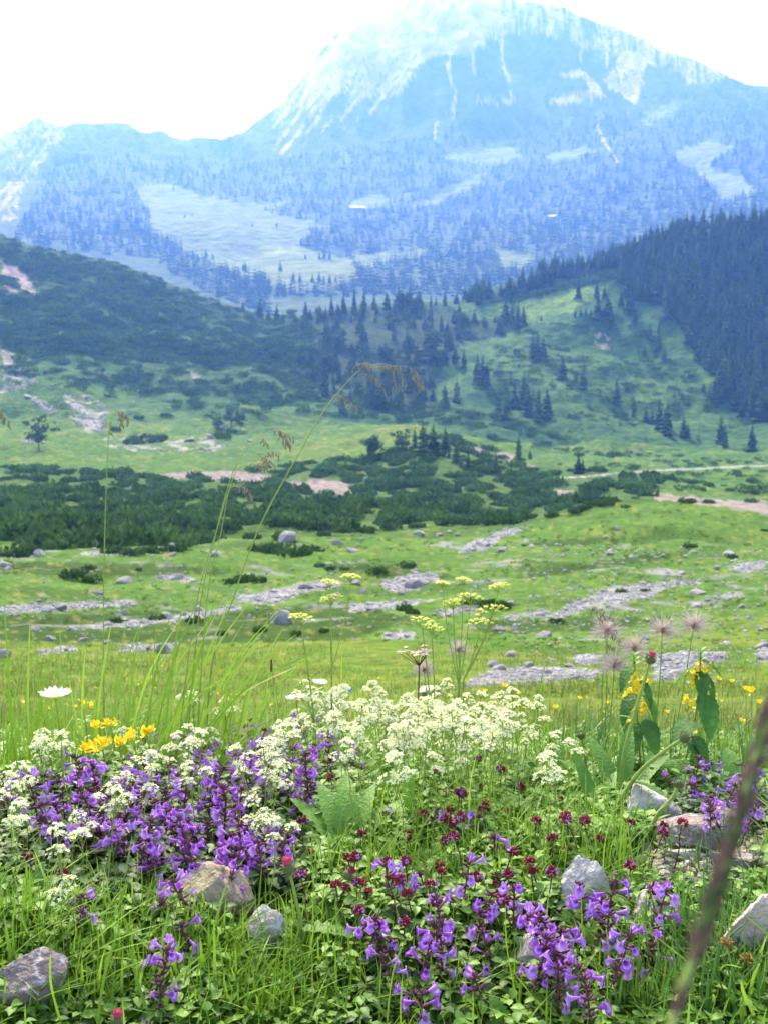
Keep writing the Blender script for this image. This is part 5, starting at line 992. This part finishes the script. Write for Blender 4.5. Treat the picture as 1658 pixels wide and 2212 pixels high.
stone(442,1948,200,165,m_tan,203,'tan stone with a rough orange-brown face under the violet mat',tilt=(.1,-.12))
stone(570,2005,115,165,m_gry,207,'upright grey stone standing beside the tan stone',tilt=(0,.1))
stone(20,2150,230,210,m_slt,211,'dark slate slab with pale veins at the lower corner',tilt=(.1,.3),cuts=12)
stone(1262,1925,130,170,m_pal,215,'pale ridged rock rising behind the violet sprigs',tilt=(.2,.35),cuts=10)
stone(1425,1980,140,130,m_gry,219,'grey wedge-shaped stone with a bright flat top',tilt=(-.1,.4),cuts=12)
stone(1622,2030,150,190,m_pnk,223,'big pinkish rock behind the brown sedge heads',tilt=(.1,.1),cuts=7)
stone(1425,1752,165,110,m_pal,227,'white-veined grey rock behind the thyme',tilt=(.1,.2),cuts=10); stone(1345,1725,90,60,m_gry,228,'low grey stone under the leaves beside the white-veined rock')
stone(1180,2085,210,140,m_gry,231,'pale grey rock half hidden behind the violet sprigs'); stone(1010,2195,200,46,m_gry,233,'flat grey rock sunken at the bottom edge',dy=.8)
stone(545,2060,60,46,m_gry,235,'small bluish-white stone below the upright grey stone'); stone(560,2110,110,60,m_slt,237,'dark wet-looking stone below the small bluish-white one'); stone(755,2010,70,40,m_gry,239,'pale flat stone half buried beside the spiny thistle stem'); stone(610,1905,60,50,m_slt,241,'shadowed stone tucked behind the upright grey stone')
stone(1540,1812,190,70,m_slt,243,'long dark stone lying behind the pebbles'); stone(1600,1775,130,70,m_slt,245,'dark rounded stone with a pale rim behind the near grass spike'); stone(1480,1850,70,40,m_gry,247,'small brownish grey stone in front of the long dark stone'); stone(1600,1870,110,66,m_slt,249,'grey stone between pebbles and the pinkish rock'); stone(1500,1700,60,40,m_pal,251,'pale round stone among the small violet sprigs'); stone(300,2190,150,50,m_slt,253,'dark reddish stone low in the grass at the bottom edge'); stone(640,2040,60,36,m_gry,255,'little grey stone beside the spiny thistle stem')
stone(930,1490,60,30,m_pal,257,'pale stone peeping through behind the bedstraw'); stone(1290,1840,60,46,m_pal,259,'brown-edged small stone behind the pale ridged rock'); stone(1340,1900,60,60,m_slt,261,'brown shadowed stone beside the pale ridged rock'); stone(850,2120,80,44,m_slt,263,'dark stone between the thistle foot and the violet sprigs')
mb = MB(); sg = [rockgeo(270 + i, 2, (1,.85,.65), 6, .07) for i in range(5)]
for P, n, s in [([(1440,1790),(1658,1790),(1658,1900),(1470,1920),(1380,1870)],420,(.002,.009)),([(1200,1740),(1658,1740),(1658,2230),(1400,2230),(1250,2040)],260,(.002,.012)),([(500,1980),(720,2000),(740,2120),(660,2230),(480,2230)],300,(.002,.010)),([(700,2050),(1400,2050),(1400,2230),(700,2230)],220,(.002,.010)),([(0,2040),(160,2060),(300,2230),(0,2230)],60,(.002,.008))]:
    Q = sample(P, n, rg); x, y = hit(Q[:,0], Q[:,1], 0, .4, 3); ok = ~np.isnan(x); x, y = x[ok], y[ok]; s_ = rg.uniform(s[0]**.5, s[1]**.5, len(x))**2; Rm = rotz_tilt(rg.uniform(0,6.28,len(x)), rg.uniform(-.5,.5,len(x)), s_); v = rg.integers(5, size=len(x)); mi = rg.integers(3, size=len(x))
    for k in range(5):
        for q in range(3): e = (v == k) & (mi == q); merge(mb, *sg[k], Rm[e], np.stack([x, y, zt(x, y) + s_*.25], 1)[e], q)
tag(mb.build('pebbles', [m_gry, m_slt, m_tan], smooth=False), kind='stuff')
# ------------------------------------------------------------------ ground cover and grass nobody could count
rg = np.random.default_rng(23)
def sprig(seed, mat_n=5):
    r = np.random.default_rng(seed); m = []; F = []; n = 0
    for k in range(mat_n):
        z = .004 + .006 * k
        for q in (0, 1):
            a = k * 1.57 + q * math.pi + r.uniform(-.4, .4); l = r.uniform(.008, .0125); V, f = leaf(l, l * .66, 4, .3, .25)
            m.append(xf(V, (r.normal(0, .002), r.normal(0, .002), z), frame((math.cos(a), math.sin(a), r.uniform(.0, .5))))); F.append(f + n); n += len(V)
    return np.concatenate(m), np.concatenate(F)
def sprig2(seed):
    r = np.random.default_rng(seed); m = []; F = []; n = 0
    for k in range(8):
        a = r.uniform(0, 6.28); l = r.uniform(.012, .026); V, f = leaf(l, l * r.uniform(.2, .42), 5, .3, .35)
        m.append(xf(V, (r.normal(0, .002), r.normal(0, .002), r.uniform(0, .014)), frame((math.cos(a), math.sin(a), r.uniform(.2, 1.4))))); F.append(f + n); n += len(V)
    return np.concatenate(m), np.concatenate(F)
SPR = [sprig(600), sprig(601), sprig(602), sprig2(603), sprig2(604), sprig2(605)]
def cover(name, zones, mats):
    mb = MB()
    for P, n, s0, s1, mi in zones:
        Q = sample(P, n, rg); x, y = hit(Q[:, 0], Q[:, 1], .015, .4, 3.4); ok = ~np.isnan(x); x, y = x[ok], y[ok]; s = rg.uniform(s0, s1, len(x)); Rm = rotz_tilt(rg.uniform(0, 6.28, len(x)), rg.normal(0, .3, len(x)), s); v = rg.integers(6, size=len(x)); z = zt(x, y)
        for k in range(6): e = v == k; merge(mb, *SPR[k], Rm[e], np.stack([x, y, z], 1)[e], mi if k < 4 or mi == 0 else 2)
    tag(mb.build(name, mats, smooth=True), kind='stuff')
cover('ground_cover', [
 ([(0,1690),(450,1600),(760,1590),(780,1700),(640,1800),(640,1930),(480,1990),(330,2000),(120,1960),(0,1900)], 1700, .9, 1.5, 0),
 ([(640,1700),(1300,1690),(1420,1790),(1250,1860),(1200,1950),(1100,1990),(780,2000),(700,1960),(640,1900)], 1200, .7, 1.5, 1),
 ([(760,1940),(1450,1960),(1480,2110),(1300,2230),(760,2230)], 480, .7, 1.2, 0), ([(700,1940),(1450,1960),(1480,2110),(1300,2230),(700,2230)], 520, .8, 1.4, 1),
 ([(0,1930),(420,1960),(520,2040),(480,2230),(0,2230)], 700, .7, 1.4, 1), ([(0,1960),(420,1990),(500,2230),(0,2230)], 160, .8, 1.3, 0),
 ([(1180,1690),(1440,1680),(1440,1780),(1400,1800),(1250,1830)], 380, .8, 1.4, 1), ([(1440,1690),(1658,1680),(1658,1765),(1480,1770)], 260, .8, 1.3, 0),
 ([(1380,1900),(1658,1900),(1658,2230),(1350,2230)], 300, .8, 1.3, 1), ([(0,1560),(1658,1570),(1658,1720),(0,1740)], 1300, 1., 1.9, 1), ([(500,1960),(760,1960),(760,2230),(480,2230)], 160, .6, 1.1, 1)], [mg_leaf, mg_thy, mg_grs])
cover('ground_cover', [([(-1000,1580),(-20,1580),(-20,2240),(-1000,2240)], 2600, .8, 1.5, 1), ([(1670,1580),(2700,1580),(2700,2240),(1670,2240)], 2600, .8, 1.5, 1), ([(-500,2230),(2200,2230),(2200,2900),(-500,2900)], 1500, .8, 1.4, 1)], [mg_leaf, mg_thy, mg_grs])
def blade(bend, n=7):
    """blade of unit height and unit half-width, bending towards +Y"""
    P = [Vector((0, bend * (i / (n - 1)) ** 2, (i / (n - 1)) * (1 - .28 * bend * (i / (n - 1))))) for i in range(n)]
    W = [1 - .25 * (i / (n - 1)) - .72 * (i / (n - 1)) ** 3 for i in range(n)]
    return ribbon(P, W, (1, 0, 0), 0)
BLD = [blade(b) for b in (.05, .2, .4, .65, .95)]
def lawn(name, zones, mats):
    mb = MB()
    for P, n, h0, h1, w0, w1, az, spread, rmin, rmax, clump, mi in zones:
        Q = sample(P, n, rg); x, y = hit(Q[:, 0], Q[:, 1], 0, rmin, rmax); ok = ~np.isnan(x) & ~(polys(Q[:, 0], Q[:, 1], GRAVEL) & (rmax > 4)); x, y = x[ok], y[ok]
        if clump: k = vn(x * clump, y * clump, 91) > .38 + .3 * rg.random(len(x)) - .15; x, y = x[k], y[k]
        n = len(x); a = rg.normal(az, spread, n); h = rg.uniform(h0, h1, n) * rg.uniform(.7, 1, n); w = rg.uniform(w0, w1, n)
        Rm = rotz_tilt(a, rg.normal(0, .14, n), 1.0) @ (np.eye(3)[None] * np.stack([w, h, h], 1)[:, None, :]); v = rg.integers(5, size=n); z = zt(x, y) - .004
        for k in range(5): e = v == k; merge(mb, *BLD[k], Rm[e], np.stack([x, y, z], 1)[e], mi)
    tag(mb.build(name, mats, smooth=True), kind='stuff')
mg_dry = M('dry_blade', (.42,.36,.16), (.30,.30,.10), island=True, rough=.6, tr=.3)
mg_blg = M('bluish_blade', (.07,.17,.035), (.11,.23,.05), island=True, rough=.45, tr=.35, spec=.3)
E_ = -math.pi / 2                 # blades that bend eastward, with the wind
lawn('grass', [
 ([(0,1900),(420,1970),(520,2060),(620,2240),(0,2240)], 2300, .03, .085, .0008, .0020, 0, 3, .4, 3, 0, 0),
 ([(0,2000),(420,2030),(620,2240),(0,2240)], 240, .05, .11, .0014, .0030, E_, 1, .4, 3, 0, 0),
 ([(600,2000),(1450,2050),(1500,2240),(600,2240)], 1200, .03, .085, .0007, .0016, 0, 3, .4, 3, 0, 0),
 ([(1380,2040),(1658,2000),(1658,2240),(1300,2240)], 520, .04, .10, .0012, .0028, 0, 3, .4, 3, 0, 1),
 ([(1380,2040),(1658,2000),(1658,2240),(1300,2240)], 500, .03, .09, .0008, .0018, 0, 3, .4, 3, 0, 0),
 ([(830,1720),(1300,1680),(1400,1950),(640,1960)], 2000, .04, .10, .0008, .0016, 0, 3, .4, 3, 0, 0),
 ([(1250,1720),(1658,1720),(1658,2000),(1250,1960)], 260, .04, .10, .0007, .0016, 0, 3, .4, 3, 0, 1),
 ([(0,1700),(640,1650),(640,1900),(0,1930)], 300, .05, .11, .0007, .0015, 0, 3, .4, 3, 0, 0),
 ([(400,1990),(700,1960),(760,2120),(640,2240),(420,2240)], 480, .03, .085, .0008, .0017, 0, 3, .4, 3, 0, 0),
 ([(640,1580),(1658,1560),(1658,1720),(1100,1720),(640,1700)], 2600, .05, .12, .0008, .0018, 0, 3, .4, 3.4, 0, 0),
 ([(1180,1560),(1658,1560),(1658,1720),(1180,1700)], 900, .06, .14, .0010, .0026, 0, 3, .4, 3.4, 0, 1),
 ([(0,1560),(640,1560),(640,1690),(0,1740)], 2200, .06, .15, .0008, .0018, E_, .9, .4, 3.4, 0, 0),
 ([(60,1550),(560,1540),(600,1660),(60,1700)], 700, .14, .27, .0009, .0020, E_, .45, .4, 3.4, 0, 0),
 ([(0,1560),(1658,1560),(1658,1700),(0,1700)], 260, .06, .18, .0005, .0010, 0, 3, .4, 3.4, 0, 2)], [mg_grs, mg_blg, mg_dry])
lawn('grass', [([(-1000,1570),(-20,1570),(-20,2240),(-1000,2240)], 4200, .04, .12, .0008, .0020, 0, 3, .4, 3.4, 0, 0), ([(1670,1570),(2700,1570),(2700,2240),(1670,2240)], 4200, .04, .12, .0008, .0020, 0, 3, .4, 3.4, 0, 0), ([(-500,2240),(2200,2240),(2200,2900),(-500,2900)], 2500, .03, .09, .0008, .0018, 0, 3, .3, 1.2, 0, 0)], [mg_grs, mg_blg, mg_dry])
lawn('meadow_grass', [
 ([(-900,1500),(0,1500),(0,1600),(-900,1600)], 4000, .05, .11, .0010, .0022, 0, 3, 2.6, 6, .8, 0), ([(1658,1500),(2600,1500),(2600,1600),(1658,1600)], 4000, .05, .11, .0010, .0022, 0, 3, 2.6, 6, .8, 0), ([(-700,1392),(0,1392),(0,1510),(-700,1510)], 6000, .035, .08, .0014, .0034, 0, 3, 4, 16, .45, 0), ([(1658,1400),(2400,1400),(2400,1510),(1658,1510)], 6000, .035, .08, .0014, .0034, 0, 3, 4, 16, .45, 0),
 ([(0,1500),(1658,1500),(1658,1600),(0,1600)], 8000, .05, .11, .0010, .0022, 0, 3, 2.6, 6, .8, 0), ([(0,1392),(1658,1400),(1658,1510),(0,1510)], 17000, .035, .08, .0014, .0034, 0, 3, 4, 16, .45, 0), ([(0,1392),(1658,1400),(1658,1600),(0,1600)], 2600, .06, .14, .001, .003, 0, 3, 2.6, 16, 0, 1)], [M('meadow_blade', (.07,.145,.014), (.165,.215,.034), island=True, rough=.5, tr=.35), mg_dry])
mb = MB(); V5, F5 = floret(.009, 5)
Q = sample([(0,1395),(1658,1410),(1658,1560),(0,1560)], 130, rg); x, y = hit(Q[:,0], Q[:,1], .09, 3, 16); ok = ~np.isnan(x); x, y = x[ok], y[ok]; merge(mb, V5, F5, rotz_tilt(rg.uniform(0,6,len(x)), rg.normal(0,.5,len(x)), rg.uniform(.5,1.1,len(x))), np.stack([x, y, zt(x, y) + .09], 1))
tag(mb.build('meadow_blossom', mg_yel, smooth=False), kind='stuff')
# tall leaf blades of the grass tuft, each drawn out to where it ends
def tuft(r, blades, label, w=.0021):
    o, g = plant('grass_tuft', blades[0][0], blades[0][1], label, 'grass', r=r); m = MB()
    for X0, Y0, X1, Y1, sag in blades:
        b = base_under(X0, Y0, r + rn.uniform(-.06, .06)) - g; t = at(X1, Y1, r + rn.uniform(-.08, .08)) - g; mid = b.lerp(t, .55) + Vector((-sag * .02, 0, sag * .03)); P = curve([b, mid, t], 7); n = len(P)
        m.add(*ribbon(P, [w * rn.uniform(.75, 1.1) * (1 - .9 * (i / n) ** 2.2) for i in range(n)], (rn.uniform(.5, 1), rn.uniform(-.6, .6), 0), .2))
    kid(o, m.mesh('foliage', mg_grs), 'foliage')
tuft(1.65, [(330,1600,560,1275,.5),(350,1610,480,1300,.4),(300,1610,380,1290,.3),(380,1600,600,1330,.6),(400,1600,530,1340,.5),(270,1610,300,1240 + 130,.2),(260,1620,395,1330,.6),(420,1600,640,1370,.8),(200,1620,240,1350,.2),(340,1600,440,1410,.3),(290,1600,460,1240 + 90,.6),(240,1600,280,1310,.3),(360,1620,510,1270,.2),(310,1600,430,1290,.4),(320,1610,340,1330,.1),(370,1600,700,1400,.9),(390,1610,620,1300,.7),(250,1610,420,1420,.5),(230,1610,330,1440,.3),(410,1600,590,1420,.5),(280,1600,520,1440,.6),(345,1600,405,1250,.2),(300,1620,255,1400,.2),(380,1620,470,1280,.3),(430,1610,555,1380,.4),(200,1620,150,1470,.2),(210,1610,310,1330,.3),(355,1610,640,1440,.8)], 'tall green grass tuft with blades sweeping across the gravel strip')
tuft(1.7, [(120,1640,70,1360,.1),(60,1640,65,1290 + 60,.1),(30,1640,10,1300,.0),(150,1620,130,1350,.2),(20,1650,45,1440,.2),(70,1640,120,1380,.3),(180,1620,185,1400,.2)], 'thin upright grass tuft behind the white daisy')
tuft(1.75, [(480,1600,700,1400,.7),(520,1600,640,1450,.5),(560,1600,760,1480,.8),(500,1610,560,1430,.3),(470,1610,520,1395,.3),(540,1610,480,1420,.2),(500,1600,610,1360,.6),(600,1620,700,1530,.5)], 'loose grass tuft arching above the violet mat towards the bedstraw')
tuft(1.8, [(720,1620,690,1420,.1),(735,1620,740,1400,.1),(715,1620,718,1380,.0),(700,1610,650,1460,.1),(760,1610,775,1440,.2),(1140,1600,1180,1420,.2),(1000,1620,960,1480,.1)], 'broad-bladed grass tuft around the stacked umbels', .002)
tuft(.95, [(360,2260,280,2040,.3),(350,2260,365,1960,.2),(370,2270,300,2090,.3),(330,2260,440,2060,.4),(380,2260,560,2120,.6),(200,2260,260,2000,.2),(150,2260,110,2060,.3)], 'bright broad grass blades crossing below the tan stone', .0019)
tuft(.96, [(1230,2260,1100,2090,.4),(1280,2260,1255,1930,.2),(960,2260,1020,2080,.5),(830,2260,900,1990,.4),(1130,2260,1090,1950,.3),(1050,2260,940,2100,.7),(860,2260,840,2060,.2),(870,2260,868,2110,.1)], 'thin arching grass blades in front of the violet sprigs', .0010)
tuft(.96, [(1600,2270,1570,2070,.2),(1640,2260,1655,2020,.2),(1560,2270,1480,2110,.4),(1620,2270,1640,2080,.2),(1540,2270,1600,2090,.3),(1500,2270,1560,2150,.2),(1650,2270,1600,2120,.3),(1460,2270,1500,2130,.2)], 'thick grass tuft at the lower corner under the sedge heads', .0022)
tuft(1.2, [(1290,1960,1285,1690,.2),(1300,1960,1320,1760,.2),(1330,1960,1370,1800,.3),(1280,1950,1240,1720,.2),(1350,1960,1340,1770,.2),(1370,1940,1400,1830,.3),(1310,1965,1300,1800,.1)], 'upright grass tuft between the pale ridged rock and grey wedge stone', .0011)
tuft(1.3, [(980,1860,1000,1640,.2),(1010,1860,1030,1620,.2),(1060,1850,1065,1650,.2),(1090,1860,1120,1680,.3),(930,1860,900,1690,.2),(870,1850,930,1680,.3),(820,1860,870,1650,.5),(1150,1850,1140,1700,.2)], 'thin grass tuft growing through the crimson thyme', .0010)
resolve_labels()
# ------------------------------------------------------------------ air, sky, sun, camera
HZ = 4.5e-4
mb = MB(); zb = float(ZZ.min()) - 1; zt_ = float(ZZ.max()) + 6
x0, x1, y0, y1 = -3050, 3050, -60, 3250
mb.add([(x0,y0,zb),(x1,y0,zb),(x1,y1,zb),(x0,y1,zb),(x0,y0,zt_),(x1,y0,zt_),(x1,y1,zt_),(x0,y1,zt_)], [(3,2,1,0),(4,5,6,7),(0,1,5,4),(1,2,6,5),(2,3,7,6),(3,0,4,7)])
m, nt, N, L = newmat('valley_haze'); o_ = N('ShaderNodeOutputMaterial'); pv = N('ShaderNodeVolumePrincipled')
pv.inputs['Color'].default_value = (.125, .285, 1, 1); pv.inputs['Absorption Color'].default_value = (1, 1, 1, 1); pv.inputs['Density'].default_value = HZ; pv.inputs['Anisotropy'].default_value = .38
L(pv.outputs['Volume'], o_.inputs['Volume'])
tag(mb.build('haze', m, smooth=False), kind='stuff')
SUN_EL, SUN_AZ = R(47), R(-14)          # beyond the mountain, a little to the west of the summit
w = bpy.data.worlds.new('World'); bpy.context.scene.world = w; w.use_nodes = True; nt = w.node_tree; nt.nodes.clear(); N = nt.nodes.new; L = nt.links.new
sk = N('ShaderNodeTexSky'); sk.sky_type = 'NISHITA'; sk.sun_disc = False; sk.sun_elevation = SUN_EL; sk.sun_rotation = SUN_AZ; sk.dust_density = 4; sk.air_density = 1; sk.altitude = 1500
bw = N('ShaderNodeRGBToBW'); L(sk.outputs['Color'], bw.inputs['Color'])
mx = N('ShaderNodeMix'); mx.data_type = 'RGBA'; mx.inputs['Factor'].default_value = .40; L(sk.outputs['Color'], mx.inputs['A']); L(bw.outputs['Val'], mx.inputs['B'])
bg = N('ShaderNodeBackground'); bg.inputs['Strength'].default_value = .15; L(mx.outputs['Result'], bg.inputs['Color'])
wo = N('ShaderNodeOutputWorld'); L(bg.outputs['Background'], wo.inputs['Surface'])
sd = bpy.data.lights.new('sun', 'SUN'); sd.energy = 1.9; sd.angle = R(14); sd.color = (1, .985, .965)
so = bpy.data.objects.new('sun', sd); C.objects.link(so)
dv = Vector((math.sin(SUN_AZ) * math.cos(SUN_EL), math.cos(SUN_AZ) * math.cos(SUN_EL), math.sin(SUN_EL)))
so.rotation_euler = (-dv).to_track_quat('-Z', 'Y').to_euler()
cd = bpy.data.cameras.new('camera'); co = bpy.data.objects.new('camera', cd); C.objects.link(co); bpy.context.scene.camera = co
co.location = (0, 0, CAM_H); co.rotation_euler = (R(90) + PITCH, 0, 0); cd.sensor_fit = 'VERTICAL'; cd.sensor_height = 36; cd.lens = 18 / TV
cd.clip_start = .01; cd.clip_end = 9000; cd.dof.use_dof = True; cd.dof.focus_distance = 1.25; cd.dof.aperture_fstop = 17
sc = bpy.context.scene; sc.view_settings.view_transform = 'Standard'; sc.view_settings.look = 'None'; sc.view_settings.exposure = 2.0; sc.view_settings.gamma = 1
cy = sc.cycles; cy.max_bounces = 8; cy.diffuse_bounces = 3; cy.glossy_bounces = 2; cy.transmission_bounces = 4; cy.volume_bounces = 3; cy.transparent_max_bounces = 6; cy.use_denoising = True
try: cy.denoiser = 'OPENIMAGEDENOISE'
except Exception: pass
cy.sample_clamp_indirect = 6
